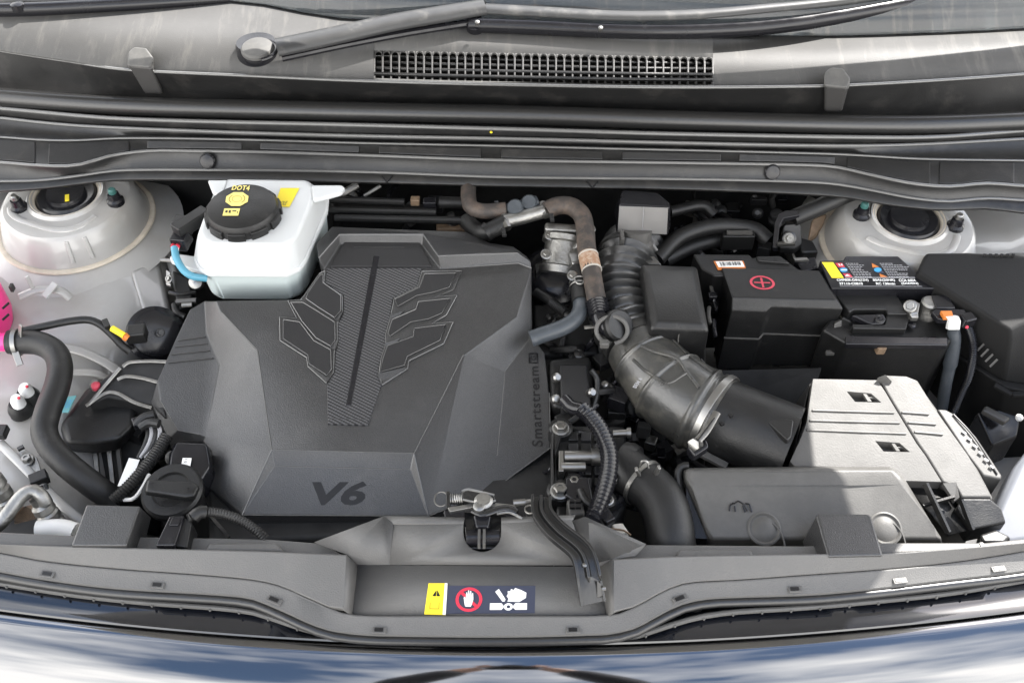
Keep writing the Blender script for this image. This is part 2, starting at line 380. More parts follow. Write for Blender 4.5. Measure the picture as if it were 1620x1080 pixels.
def cowl():
    t = thing('cowl_panel', 'wide dark plastic cowl panel with air grille below the windscreen', 'cowl', P(810, 300, .05))
    # upper plate with an opening for the grille
    xs = sorted(set(XS + [592, 1128]))
    g0 = lambda x: 80 + (x-592)*11/535.; g1 = lambda x: CW[1](x)-3.5
    b = MB()
    def zt(y): return .150 + (130-y)*.00030
    def row(fn, a, c): return [P(x, fn(x), zt(fn(x))) for x in xs if a <= x <= c]
    top = lambda x: CW['G'](x)
    b.loft([row(top, -120, 592), row(CW[1], -120, 592)]); b.loft([row(top, 1128, 1740), row(CW[1], 1128, 1740)])
    b.loft([row(top, 592, 1128), row(g0, 592, 1128)]); b.loft([row(g1, 592, 1128), row(CW[1], 592, 1128)])
    part('upper_plate', b, M['cowltop'], t, solid=.003)
    # grille
    fr = MB(); n = 41
    bx = [592+(1128-592)*i/n for i in range(n+1)]
    gb = MB(); gb.face([P(592, 78, .12), P(1128, 90, .12), P(1128, 150, .10), P(592, 140, .10)]); gr = part('grille_well', gb, M['deep'], t)
    for i, x in enumerate(bx):
        q = MB(); w = 1.3
        a = P(x-1.5, g0(x), zt(g0(x))); c = P(x-w, g1(x), zt(g1(x))); d = P(x+w, g1(x), zt(g1(x))); e = P(x+1.5, g0(x), zt(g0(x)))
        q.slab([a, c, d, e], .012); part('grille_bar', q, M['guide'], t, bev=.0006, seg=1)
    for k in range(1, 5):
        f = k/5.; q = MB()
        rows = [[P(x, g0(x)+(g1(x)-g0(x))*f+dy, zt(100)-.003) for x in (592, 700, 860, 1000, 1128)] for dy in (-1.1, 1.1)]
        q.loft(rows); part('grille_crossbar', q, M['cowl'], t, solid=.004)
    q = MB()
    for i in range(n):       # rounded slot heads
        xa = bx[i]+1.2; xb = bx[i+1]-1.2; xm = (xa+xb)/2; y = g0(xm)
        for s in (xa, xb):
            q.slab([P(s, y-1.6, zt(y)), P(xm, y-1.6, zt(y)), P(xm, y-.3, zt(y)), P(s+(xm-s)*.5, y+.4, zt(y)), P(s+(xm-s)*.16, y+2, zt(y)), P(s, y+4.4, zt(y))], .003)
    part('slot_heads', q, M['cowltop'], t, kind='stuff')
    # lip and gutter wall
    b = MB(); b.loft([crow(1, .151, -1), crow(1, .155, 2), crow(1, .150, 6), crow(2, .100, -3), crow(2, .090, 6)]); part('gutter_wall', b, M['cowl'], t, solid=.003, smooth=60)
    # bulb seal
    b = MB(); mid = [P(x, (CW[2](x)+CW[3](x))/2+1, .108) for x in XS]
    b.tube(mid, .0145, 16, .03); part('rubber_seal', b, M['seal'], t)
    # lower stepped panel
    b = MB(); b.loft([crow(3, .096, -4), crow(4, .096, -2), crow(4, .097, 3), crow(4, .094, 6), crow(5, .084, -4), crow(5, .0835, 0), crow(5, .081, 3), crow(6, .074, -5), crow(6, .0755, -1), crow(6, .074, 2),
        crow(7, .066, -4), crow(7, .0665, -1), crow(7, .063, 2), crow(8, .046, -4), crow(8, .0445, -1), crow(8, .044, 1), crow(9, .041, -3), crow(9, .038, 0), crow(9, .030, 1)])
    part('lower_panel', b, M['cowl'], t, solid=.003, smooth=75)
    for x0, x1 in ((-60, 55), (76, 204), (232, 382), (411, 568), (599, 761), (792, 953), (984, 1141), (1169, 1321), (1340, 1472), (1486, 1605), (1626, 1700)):
        b = MB(); k = 8
        a = [x0+(x1-x0)*i/k for i in range(k+1)]
        lo = [P(x, CW[7](x)-6.5, .0685) for x in a]; up = [P(x+(1 if i == 0 else 0), CW[6](x)+3.5, .0755) for i, x in enumerate(a)]
        b.slab(up + lo[::-1], .004); part('raised_pad', b, M['cowl'], t, bev=.0015)
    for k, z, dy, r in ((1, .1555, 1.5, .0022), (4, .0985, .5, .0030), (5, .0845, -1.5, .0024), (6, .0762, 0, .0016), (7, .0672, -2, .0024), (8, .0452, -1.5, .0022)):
        b = MB(); b.tube([P(x, CW[k](x)+dy, z) for x in XS[::2]], r, 10, .02); part('highlight_bead', b, M['bead'], t)  # pale beads added so the cowl edges show bright highlight lines
    # pads (bonnet guides)
    for (ax, ay, bx_, by, tx, ty, s) in ((222, 86, 240, 150, 224, 86, 1), (1324, 118, 1314, 178, 1326, 120, -1)):
        g = MB(); w = .017
        p0 = P(ax, ay, .178); p1 = P(bx_, by, .112)
        g.rings([[P(ax-20, ay+18, .166), P(ax+18*1, ay+22, .166), P(bx_+18, by, .112), P(bx_-10, by, .112)], [P(ax-18, ay+2, .160), P(ax+20, ay+4, .160), P(bx_+22, by-24, .108), P(bx_-12, by-24, .108)]])
        go = part('bonnet_guide', g, M['guide'], t, bev=.004)
        g = MB(); g.rings([[P(ax-21, ay+18, .167), P(ax+16, ay+22, .167), P(ax+22, ay+6, .176), P(ax+10, ay-11, .180), P(ax-10, ay-13, .180), P(ax-20, ay-4, .176)],
                           [P(ax-19, ay+26, .150), P(ax+16, ay+28, .150), P(ax+21, ay+18, .150), P(ax+10, ay+8, .150), P(ax-10, ay+8, .150), P(ax-19, ay+14, .150)]])
        part('guide_head', g, M['capgrey'], go, bev=.004, seg=3)
    for x in (328, 1222):
        b = MB(); c = P(x, CW[8](x)-15, .058); b.lathe(c, [(.011, -.004), (.012, .0), (.010, .003), (.004, .004)], axis=(0, -.9, .45), n=20); part('push_clip', b, M['gloss'], t)
    for x in (612, 937):     # small moulded V marks on the lip
        b = MB(); y = CW[8](x)+3
        for s in (-1, 1): b.bar(P(x+s*9, y, .0445), P(x, y+11, .0425), .0012, .0012)
        part('moulded_mark', b, M['blackprint'], t)
    b = MB(); b.lathe(P(777, 209, .096), [(.002, -.001), (.002, .0006), (.001, .001)], n=8); part('paint_dot', b, M['yellow'], t)
cowl()

def windscreen():
    t = thing('windscreen', 'sloping windscreen glass behind the wipers at the top', 'windscreen', P(810, 20, .17))
    rows = []
    for k in range(5):
        r = []
        for x in XS[::2]:
            p = P(x, CW['G'](x)+6, .150+(130-CW['G'](x))*.0003-.002); r.append(p + Vec((0, .09*k, .055*k-.004*k*k*.3)))
        rows.append(r)
    part('glass', MB().loft(rows), M['mirror'], t, solid=.004, off=1)
    rows2 = [[p + Vec((0, .0, -.02)) for p in r] for r in rows[:2]] + [[p+Vec((0, .12, -.06)) for p in rows[1]], [p+Vec((0, .5, -.03)) for p in rows[1]]]
    o = part('dashboard', MB().loft(rows2), M['black']); tag(o, 'dark dashboard top seen dimly through the windscreen glass', 'dashboard')
windscreen()

def bonnet():
    """the raised bonnet above the bay (out of view, its sides notched to shape the shade on the bay)"""
    t = thing('bonnet', 'white bonnet propped open above the engine bay, its sides notched to shape the shade', 'bonnet', (0, .52, .33))
    prof = ((0, 1.12), (.1, 1.12), (.235, 1.04), (.262, .80), (.30, .71), (.37, .755), (.45, .86), (.50, .82), (.7, .80), (.9, .74), (1.0, .55))  # side edge notched to move the bonnet's shadow boundary over the bay
    rows = []
    for s, w in prof:
        rows.append([Vec((w*u, .52 + .07*u*u*(1-s) - .97*s, .33+.75*s + .05*(1-u*u))) for u in [i/8-1 for i in range(17)]])
    part('bonnet_skin', MB().loft(rows), M['paint'], t, solid=.02, off=1)
    part('dark_pad', MB().loft([[p + Vec((0, -.014, -.010)) for p in r[1:-1]] for r in rows[1:-1]]), M['deep'], t, solid=.006)  # unseen dark pad added to darken reflections in the engine cover
bonnet()

# ================================================================== inner fenders
def tower(t, cx, cy, studs, z0=0.0, flip=1):
    o = P(cx, cy, z0); b = MB()
    b.lathe(o, [(.050, -.012), (.050, .004), (.056, .006), (.060, .001), (.086, 0), (.094, -.002), (.100, -.009), (.106, -.028), (.113, -.050), (.120, -.055), (.16, -.072)], n=64, cap=False)
    tw = part('strut_tower', b, M['paint'], t)
    b = MB(); b.lathe(o, [(.044, -.010), (.047, .001), (.053, .0055), (.058, .0035), (.059, -.002)], n=48, cap=False); part('seat_ring', b, M['sealant'], tw)
    b = MB(); b.lathe(o-Vec((0, 0, .004)), [(.047, -.014), (.047, .002), (.042, .008), (.030, .006), (.028, .012), (.012, .012)], n=40); part('strut_cap', b, M['gloss'], tw)
    b = MB(); b.tube([o+Vec((math.cos(a)*.1165, math.sin(a)*.1165, -.0515)) for a in [R(i*10) for i in range(37)]], .005, 8, .01, cap=False, flat=.6); part('seam_sealant', b, M['sealant'], tw)
    for sx, sy, tip in studs:
        c = P(sx, sy, z0+.003); s = MB(); s.lathe(c, [(.013, -.004), (.013, .003), (.010, .006), (.0085, .015), (.006, .016)], n=16); so_ = part('strut_nut', s, M['gloss'], tw)
        s = MB(); s.lathe(c+Vec((0, 0, .014)), [(.006, 0), (.006, .008), (.004, .010)], n=12); part('stud_tip', s, M[tip], so_)
    for a in (285, 300):
        b = MB(); b.bar(o+Vec((math.cos(R(a))*.098, math.sin(R(a))*.098, -.008)), o+Vec((math.cos(R(a))*.110, math.sin(R(a))*.110, -.042)), .007, .006); part('wall_bead', b, M['paint'], tw, bev=.002)
    if flip > 0:
        b = MB(); b.bar(P(106, 308, z0+.009), P(106, 318, z0+.009), .006, .001); part('yellow_mark', b, M['yellow'], tw)
    # pressed bead round the front of the top
    a0, a1 = (200, 320) if flip > 0 else (210, 330)
    b = MB(); b.tube([o+Vec((math.cos(R(a))*(.077+.005*math.sin(R(a*4))), math.sin(R(a))*(.077+.005*math.sin(R(a*4))), -.001)) for a in range(a0, a1+1, 6)], .006, 10, .006, flat=.7); part('pressed_bead', b, M['paint'], tw)
    return tw
def fenders():
    t = thing('inner_fender', 'white painted inner fender beside the brake fluid reservoir', 'inner fender', P(100, 600, -.2))
    b = MB(); xs = [-160, -60, 20, 100, 160, 205, 235, 262, 282, 300]
    def rowf(y, zs, dy=None): return [P(x, y+(dy[i] if dy else 0), z) for i, (x, z) in enumerate(zip(xs, zs))]
    b.loft([rowf(300, [-.07]*5+[-.07, -.075, -.08, -.09, -.20]),
            rowf(440, [-.066, -.066, -.064, -.064, -.064, -.068, -.08, -.10, -.15, -.25]),
            rowf(480, [-.070, -.070, -.070, -.070, -.070, -.074, -.085, -.11, -.17, -.27]),
            rowf(540, [-.075]*4+[-.078, -.085, -.105, -.14, -.22, -.3]),
            rowf(560, [-.085]*4+[-.09, -.10, -.13, -.17, -.25, -.32]),
            rowf(640, [-.085, -.085, -.085, -.09, -.12, -.16, -.21, -.26, -.3, -.34]),
            rowf(760, [-.085, -.085, -.09, -.105, -.15, -.21, -.26, -.3, -.34, -.38]),
            rowf(900, [-.085, -.085, -.10, -.13, -.17, -.23, -.28, -.32, -.36, -.4])])
    part('fender_skin', b, M['paint'], t, solid=.003, smooth=60)
    tower(t, 105, 310, ((30, 328, 'steel'), (183, 318, 'greentip')))
    # pressed panel next to the tower, small bracket, ribs
    b = MB(); b.slab(L((207, 428, -.060), (248, 408, -.074), (268, 490, -.092), (230, 505, -.084)), .02, .15); part('pressed_panel', b, M['paint'], t, bev=.006, seg=3)
    b = MB(); b.tube(L((262, 385, -.085), (280, 450, -.105), (298, 500, -.13)), .006); part('flange_edge', b, M['paint'], t)
    b = MB(); b.tube(L((30, 470, -.045), (62, 458, -.043), (95, 460, -.043), (112, 472, -.055)), .007, flat=.6); b.bar(P(70, 470, -.04), P(88, 448, -.03), .012, .003); b.bar(P(42, 437, -.02), P(54, 460, -.045), .006, .004)
    part('fender_bracket', b, M['paint'], t, bev=.001)
    b = MB(); b.tube(L((60, 545, -.07), (120, 553, -.072), (170, 575, -.085), (200, 600, -.10)), .007, flat=.5); b.tube(L((90, 590, -.075), (150, 590, -.085), (190, 610, -.11)), .006, flat=.5); part('pressed_rib', b, M['paint'], t)
    b = MB(); b.tube(L((0, 700, -.07), (30, 730, -.07), (100, 800, -.085), (140, 830, -.10)), .006, flat=.5); part('weld_flange', b, M['paint'], t)
    t2 = thing('inner_fender', 'pale inner fender and strut tower behind the big black box', 'inner fender', P(1500, 500, -.2))
    b = MB()
    b.loft([L((1200, 290, -.2), (1262, 300, -.12), (1300, 320, -.06), (1440, 330, -.045), (1600, 330, -.035), (1720, 330, -.03), (1900, 330, -.03)),
            L((1230, 380, -.2), (1275, 400, -.12), (1312, 410, -.06), (1440, 430, -.045), (1600, 400, -.035), (1720, 400, -.03), (1900, 400, -.03)),
            L((1300, 520, -.2), (1340, 520, -.2), (1400, 520, -.2), (1500, 520, -.2), (1640, 500, -.2), (1750, 500, -.12), (1900, 500, -.05)),
            L((1400, 700, -.25), (1440, 700, -.2), (1500, 700, -.24), (1560, 700, -.24), (1620, 690, -.22), (1750, 700, -.12), (1900, 700, -.03)),
            L((1400, 900, -.25), (1440, 900, -.2), (1500, 900, -.24), (1540, 880, -.24), (1600, 860, -.20), (1750, 860, -.06), (1900, 860, -.03))])
    part('fender_skin', b, M['paint'], t2, solid=.003, smooth=60)
    tower(t2, 1437, 347, ((1363, 340, 'greentip'), (1511, 358, 'steel')), flip=-1)
fenders()

# ================================================================== front panel
FB = ci([(-120, 855), (0, 875), (74, 889), (204, 902), (315, 910), (407, 919), (444, 928), (500, 952), (555, 972), (600, 974.5), (920, 974.5), (970, 972), (1020, 952), (1057, 932), (1094, 922), (1168, 918), (1279, 910), (1390, 902), (1501, 891), (1612, 874), (1740, 848)])
FC = ci([(-120, 880), (0, 905), (67, 917), (185, 932), (333, 941), (389, 946), (444, 966), (500, 991), (537, 1001), (600, 1006), (780, 1008), (960, 1004), (1000, 996), (1020, 987), (1057, 966), (1094, 952), (1131, 947), (1279, 942), (1390, 932), (1501, 919), (1612, 906), (1740, 884)])
FD = ci([(-120, 900), (0, 922), (122, 941), (222, 952), (330, 960), (389, 966), (444, 982), (500, 1000), (563, 1012), (780, 1014), (980, 1011), (1020, 1002), (1057, 989), (1101, 977), (1146, 969), (1279, 960), (1390, 950), (1501, 938), (1612, 919), (1740, 896)])
FE = lambda x: 1021-((x-810)/810)**2*55
ZB = ci([(-120, -.018), (400, -.018), (450, -.020), (555, -.032), (970, -.032), (1060, -.020), (1110, -.018), (1740, -.018)])
RA_L = ci([(-120, 853), (0, 860), (237, 867), (407, 871), (548, 877)])
RA_R = ci([(969, 884), (1080, 879), (1270, 876), (1390, 875), (1500, 868), (1620, 858), (1740, 846)])
def front():
    t = thing('front_panel', 'long grey black plastic radiator cover panel along the front of the bay', 'front panel', P(810, 930, -.06))
    xs = [-120+20*i for i in range(94)]
    b = MB(); b.loft([[P(x, FB(x), ZB(x)) for x in xs], [P(x, FB(x)+3, ZB(x)-.0015) for x in xs], [P(x, FC(x)-3, ZB(x)-.008) for x in xs], [P(x, FC(x), ZB(x)-.011) for x in xs], [P(x, FC(x)+1, ZB(x)-.03) for x in xs]])
    part('front_flange', b, M['panel'], t, solid=.003, smooth=30)
    xl = [x for x in xs if x < 535]+[543]
    b = MB(); b.loft([[P(x, RA_L(x)+1, -.05) for x in xl], [P(x, RA_L(x), 0) for x in xl[:-1]]+[P(548, 877, 0)], [P(x, FB(x)-1, -.0175 if x < 440 else ZB(x)+.012*(x-440)/100) for x in xl[:-1]]+[P(543, 963, -.017)], [P(x, FB(x)-.5, -.05) for x in xl]])
    part('raised_deck', b, M['panel'], t, bev=.002)
    b = MB(); b.face(L((548, 877, 0), (543, 963, -.017), (558, 973, -.036), (566, 893, -.024))); part('recess_side', b, M['panel'], t, solid=.002)
    xr = [971]+[x for x in xs if x > 985]
    b = MB(); b.loft([[P(x, RA_R(x)+1, -.05) for x in xr], [P(x, RA_R(x), 0) for x in xr], [P(971, 968, -.017)]+[P(x, FB(x)-1, -.0175 if x > 1080 else ZB(x)+.012*max(0, 1080-x)/100) for x in xr[1:]], [P(x, FB(x)-.5, -.05) for x in xr]])
    part('raised_deck', b, M['panel'], t, bev=.002)
    b = MB(); b.face(L((969, 884, 0), (971, 968, -.017), (960, 975, -.036), (948, 897, -.024))); part('recess_side', b, M['panel'], t, solid=.002)
    b = MB(); b.face(L((566, 893, -.024), (950, 896, -.0243), (964, 977, -.036), (554, 976, -.036))); part('recess_floor', b, M['panel'], t, solid=.003)
    # sloping rear face with the latch notch
    zz = lambda y: .006-.0302*(y-826)/67
    arc = [(763+30*math.cos(R(a)), 843+30*math.sin(R(a))) for a in range(180, -1, -12)]
    loop = [(622, 827), (733, 827)] + arc + [(793, 826), (905, 823), (930, 894), (616, 893)]
    b = MB(); b.face([P(x, y, zz(y)) for x, y in loop]); part('latch_face', b, M['panel'], t, solid=.004)
    b = MB(); b.face(L((607, 816, .004), (735, 818, .004), (733, 827, .0065), (622, 827.5, .0065))); b.face(L((793, 818, .004), (910, 814, .004), (905, 823.5, .0065), (793, 826, .0065))); part('latch_lip', b, M['panel'], t, solid=.003)
    b = MB(); b.face(L((497, 857, -.014), (607, 816, .006), (622, 827.3, .0062), (616, 893, zz(893)), (566, 893, -.024), (549, 877, -.002))); part('left_wing_facet', b, M['panel'], t, solid=.003)
    b = MB(); b.face(L((905, 823.3, .0062), (926, 817, .006), (1022, 860, -.012), (1005, 879, -.004), (969, 884, -.001), (949, 897, -.0245), (930, 894, zz(894)))); part('right_wing_facet', b, M['panel'], t, solid=.003)
    # rear ledges
    b = MB(); b.slab(L((-120, 826, -.022), (0, 840, -.022), (120, 846, -.022), (420, 851, -.022), (510, 858, -.022), (548, 879, -.022), (400, 873, -.022), (0, 862, -.022), (-120, 856, -.022)), .03); part('rear_ledge', b, M['panel'], t, bev=.003)
    b = MB(); b.slab(L((1022, 860, -.022), (1270, 862, -.022), (1400, 857, -.022), (1560, 857, -.022), (1740, 838, -.022), (1740, 850, -.022), (1500, 872, -.022), (1270, 880, -.022), (975, 886, -.022)), .03); part('rear_ledge', b, M['panel'], t, bev=.003)
    b = MB(); b.slab(L((330, 857, -.012), (438, 857, -.012), (450, 872, -.012), (324, 870, -.012)), .015); part('ledge_tab', b, M['panel'], t, bev=.004, seg=3)
    b = MB(); b.slab(L((1075, 867, -.012), (1188, 867, -.012), (1195, 882, -.012), (1068, 882, -.012)), .015); part('ledge_tab', b, M['panel'], t, bev=.004, seg=3)
    b = MB(); b.bar(P(1552, 858, -.0215), P(1560, 874, -.0215), .004, .001); part('ledge_gap', b, M['blackprint'], t)
    # clip slots along the flange
    for x in (75, 249, 434, 600, 907, 1076, 1258, 1424, 1580):
        y = (FB(x)*.35+FC(x)*.65) if not 550 < x < 1000 else (FB(x)*.3+FC(x)*.7)
        zf = ZB(x)-.006; sl_ = (FC(x+15)-FC(x-15))/30; c = P(x, y, zf+.0015)
        q = MB(); q.bar(P(x-11, y-11*sl_, zf+.0012), P(x+11, y+11*sl_, zf+.0012), .0075, .002); so_ = part('clip_slot', q, M['panel'], t, bev=.0007, seg=1)
        q = MB(); q.bar(P(x-7.5, y-1-7.5*sl_, zf+.0022), P(x+6, y-1+6*sl_, zf+.0022), .0042, .0012); part('slot_hole', q, M['blackprint'], so_)
    # seals and trim
    b = MB(); b.tube([P(x, FC(x)+6, ZB(x)-.016) for x in xs[::2]], .0055, 12, .02); part('front_seal', b, M['seal'], t)
    g = thing('grille_garnish', 'glossy black and chrome garnish reflecting the sky below the front panel', 'garnish', P(810, 1040, -.1))
    zc = lambda x: ZB(x)-.026
    b = MB(); b.tube([P(x, FD(x), zc(x)+.001) for x in xs[::2]], .0032, 10, .02); part('trim_strip', b, M['dusty'], g)
    q = MB()
    for x in range(10, 1620, 46):
        if 540 < x < 1010: continue
        q.lathe(P(x, FD(x)+4, zc(x)+.002), [(.0014, -.002), (.0014, .0004), (.0008, .001)], n=8)
    part('trim_pips', q, M['dusty'], g, kind='stuff')
    b = MB(); b.loft([[P(x, FC(x)+8, zc(x)-.010) for x in xs], [P(x, FD(x)+2, zc(x)-.006) for x in xs], [P(x, FD(x)*.5+FE(x)*.5, -.0535) for x in xs], [P(x, FE(x)-3, -.0515) for x in xs], [P(x, FE(x), -.053) for x in xs], [P(x, FE(x)+1, -.07) for x in xs]])
    part('black_gloss_band', b, M['glossblack'], g, solid=.002)
    rows = []
    for dy, dz in ((.0, -.002), (-.002, 0.0), (-.012, -.0035), (-.025, -.0095), (-.04, -.018), (-.055, -.029), (-.075, -.048), (-.10, -.08), (-.11, -.13)):
        rows.append([P(x, FE(x)+1.5, -.056) + Vec((0, dy, dz)) for x in xs[::2]])
    part('chrome_bar', MB().loft(rows), M['chrome'], g, solid=.003, smooth=80)
    # warning label
    Q = L((672, 971, -0.03428), (845, 970, -0.03413), (847, 925, -0.02763), (680, 923, -0.02734)); 
    w = part('warning_label', MB().slab(L((706, 970, -0.03413), (846, 969, -0.03399), (847, 926, -0.02777), (708, 926, -0.02777)), .0006), M['navy']); tag(w, 'dark warning label with red hand sign and fan blades in the front recess', 'label')
    y = part('caution_sticker', MB().slab(L((671, 971, -0.03428), (705, 972, -0.03442), (708, 922, -0.02719), (678, 922, -0.02719)), .0007), M['yellow']); tag(y, 'small yellow caution sticker with a black triangle', 'sticker')
    Y = L((671, 971, -0.03428), (705, 972, -0.03442), (708, 922, -0.02719), (678, 922, -0.02719))
    dpoly('white_edge', y, Y, [[(.86, 0), (1, 0), (1, 1), (.86, 1)]], M['white'])
    dpoly('triangle_sign', y, Y, [[(.28, .58), (.46, .58), (.46, .78)], [(.50, .58), (.68, .58), (.50, .78)]], M['blackprint'])
    dpoly('book_sign', y, Y, [[(.2, .16), (.68, .16), (.68, .20), (.2, .20)], [(.2, .2), (.25, .2), (.25, .38), (.2, .38)], [(.63, .2), (.68, .2), (.68, .38), (.63, .38)]], mat('ochre_print', (.5, .38, .02)))
    W = L((706, 970, -0.03413), (846, 969, -0.03399), (847, 926, -0.02777), (708, 926, -0.02777))
    dpoly('prohibition_ring', w, W, ringq(.25, .5, .152, .118, 2.9) + [[(.150, .72), (.172, .80), (.352, .28), (.33, .20)]], M['red'], .0004)
    hand = [(.205, .30), (.215, .24), (.275, .24), (.285, .32), (.30, .5), (.295, .72), (.285, .73), (.278, .62), (.272, .80), (.262, .81), (.255, .64), (.248, .83), (.238, .83), (.233, .64), (.225, .76), (.216, .75), (.214, .55), (.195, .6), (.19, .55)]
    dpoly('hand_sign', w, W, [hand], M['white'], .0008)
    fan = [[(.49, .12), (.62, .12), (.645, .19), (.645, .27), (.62, .36), (.49, .36)], [(.755, .19), (.78, .12), (.91, .12), (.91, .36), (.78, .36), (.755, .27)], [(.545, .78), (.585, .88), (.665, .50), (.655, .42), (.63, .42)]]
    fan += ringq(.70, .23, .052, .022, 2.6, 10)
    fan += [[(.685, .42), (.73, .42), (.82, .40), (.895, .55), (.90, .74), (.84, .84), (.77, .92), (.755, .84), (.725, .88), (.715, .80), (.685, .80), (.69, .70), (.675, .62), (.70, .52)]]
    dpoly('fan_and_hand_sign', w, W, fan, M['white'], .0004)
front()

# ================================================================== engine cover
def engine_cover():
    t = thing('engine_cover', 'large faceted dark grey plastic engine cover with carbon insert and V6 lettering', 'engine cover', P(580, 640, -.08))
    K = dict(
     A1=(342, 475, .0125), o1=(324, 475, -.022), o2=(300, 489, -.026), o3=(275, 541, -.028), o4=(249, 600, -.031), o5=(238, 637, -.043), o6=(266, 694, -.054), o7=(280, 699, -.054),
     o8=(321, 698, -.040), o9=(334, 714, -.042), o10=(334, 738, -.044), o11=(324, 766, -.050), e1=(383, 814, -.036), w1=(327, 527, -.022), w2=(347, 577, -.024), w3=(325, 690, -.034),
     b5=(254, 633, -.032), b6=(282, 680, -.037), b7=(316, 687, -.035), f1=(350, 493, .0125), f2=(407, 553, .0090), c1=(430, 711, .0), c2=(655, 717, .0), d1=(435, 737, -.012), d2=(650, 742, -.012), e2=(678, 816, -.036),
     g1=(818, 502, .0118), g2=(842, 530, -.020), g3=(799, 587, -.023), g4=(733, 561, .0085), h=(787, 720, -.034), r3=(862, 558, -.023), r4=(869, 621, -.026), r5=(871, 708, -.032), r6=(778, 776, -.050),
     n0=(474, 473, .0133), n1=(513, 425, .016), n2=(538, 386, .018), n3=(668, 387, .018), n4=(697, 425, .016), n5=(820, 416, .0165), n6=(841, 424, .012),
     m1=(504, 408, .030), m2=(537, 371, .031), m3=(669, 371, .031), m4=(693, 405, .029), m5=(818, 400, .028), m6=(840, 414, .016),
     q1=(500, 385, .022), q2=(525, 358, .020), q3=(737, 366, .012), q4=(776, 384, .012), q5=(812, 389, .012), q6=(834, 406, .008))
    SL = lambda y: .038*min(1.1, max(0, y-425)/286)      # the cover leans forward
    K = {k: (x, y, z-SL(y)) for k, (x, y, z) in K.items()}
    pa = P(580, 711, -.038); pb = P(580, 386, .018); PN = Vec((1, 0, 0)).cross(pb-pa).normalized()
    def pl(x, y, dz=0):
        d = P(x, y, 0)-CAM; return CAM + d*((pa-CAM).dot(PN)/d.dot(PN)) + PN*dz
    ON = {'A1', 'f1', 'f2', 'c1', 'c2', 'g4', 'g1', 'n0', 'n1', 'n2', 'n3', 'n4'}
    def onplane(ks):
        a, b_, c = [P(*K[k]) for k in ks]; n = (b_-a).cross(c-a).normalized(); n = n if n.z > 0 else -n
        def f(x, y, dz=0):
            d = P(x, y, 0)-CAM; return CAM + d*((a-CAM).dot(n)/d.dot(n)) + n*dz
        return f
    wl_ = onplane(('w1', 'w3', 'o4')); wr_ = onplane(('g3', 'h', 'r5'))
    LW = {'o1', 'o2', 'o3', 'o4', 'b5', 'b6', 'b7', 'w1', 'w2', 'w3'}; RW = {'g2', 'g3', 'h', 'r3', 'r4', 'r5'}
    N = list(K); pts = [(pl if k in ON else wl_ if k in LW else wr_ if k in RW else P)(*(K[k][:2] if k in ON | LW | RW else K[k])) for k in N]; ix = {k: i for i, k in enumerate(N)}
    faces = ['A1 f1 f2 c1 c2 g4 g1 n6 n5 n4 n3 n2 n1 n0', 'f1 f2 w2 w1 A1', 'f2 c1 e1 o11 o10 o9 o8 w3 w2', 'o1 o2 o3 o4 b5 b6 b7 w3 w2 w1', 'A1 o1 w1', 'o4 o5 b5', 'o5 o6 b6 b5', 'o6 o7 b7 b6', 'o7 o8 w3 b7',
      'c1 d1 d2 c2', 'd1 e1 e2 d2', 'c1 e1 d1', 'c2 d2 e2', 'g4 g3 h r6 e2 c2', 'g1 g2 g3 g4', 'g3 g2 r3 r4 r5 r6 h', 'n6 g1 g2', 'n1 n2 m2 m1', 'n2 n3 m3 m2', 'n3 n4 m4 m3', 'n4 n5 m5 m4', 'n5 n6 m6 m5',
      'm1 m2 m3 m4 m5 m6 q6 q5 q4 q3 q2 q1']
    b = MB(); fs = [[ix[k] for k in f.split()] for f in faces]; b.add(pts, fs)
    out = 'o1 o2 o3 o4 o5 o6 o7 o8 o9 o10 o11 e1 e2 r6 r5 r4 r3 g2 n6 m6 q6 q5 q4 q3 q2 q1 m1 n1 n0 A1'.split()
    bot = [pts[ix[k]]-Vec((0, 0, .055)) for k in out]; k0 = len(b.v); b.v += bot
    for i in range(len(out)):
        j = (i+1) % len(out); b.f.append([ix[out[i]], ix[out[j]], k0+j, k0+i])
    part('cover_shell', b, M['cover'], t, bev=.0022, seg=2)
    # plateau plane helper: height of the plateau at a photo row
    # carbon insert
    right = [(668, 425), (660, 454), (622, 473), (617, 503), (609, 532), (610, 545), (603, 565), (598, 594), (603, 611), (582, 673)]
    left = [(519, 671), (518, 608), (530, 590), (531, 560), (535, 541), (535, 512), (544, 496), (544, 468), (515, 449), (517, 425)]
    c = MB().slab([pl(x, y, .0022) for x, y in right+left], .004); ci_ = part('carbon_insert', c, M['carbon'], t, bev=.0008, seg=2)
    c = MB().slab([pl(x, y, .0032) for x, y in ((591, 406), (601, 407), (556, 643), (547, 643))], .003); part('centre_spine', c, M['gloss'], ci_, bev=.0012)
    c = MB().slab([pl(x, y, .0026) for x, y in ((545, 384), (664, 385), (684, 423), (522, 423))], .004); part('insert_header', c, M['cover_inset'], t, bev=.001)
    c = MB(); c.bar(pl(560, 393, .0028), pl(640, 393, .0028), .0012, .0008); part('header_line', c, M['cover'], t)
    c = MB().slab([pl(x, y, .0034) for x, y in ((521, 663), (581, 665), (583, 673.5), (519, 671.5))], .004); part('insert_foot', c, M['carbon'], t, bev=.0006)
    # feathered wings either side
    Rw = [(668, 431), (731, 430), (717, 460), (690, 471), (723, 469), (706, 500), (684, 513), (717, 511), (702, 545), (647, 572), (645, 584), (605, 610), (600, 594), (604, 566), (611, 546), (610, 533), (618, 504), (624, 474), (661, 455)]
    c = MB().slab([pl(x, y, .0026) for x, y in Rw], .005); wr = part('wing_emblem', c, M['cover'], t, bev=.0008)
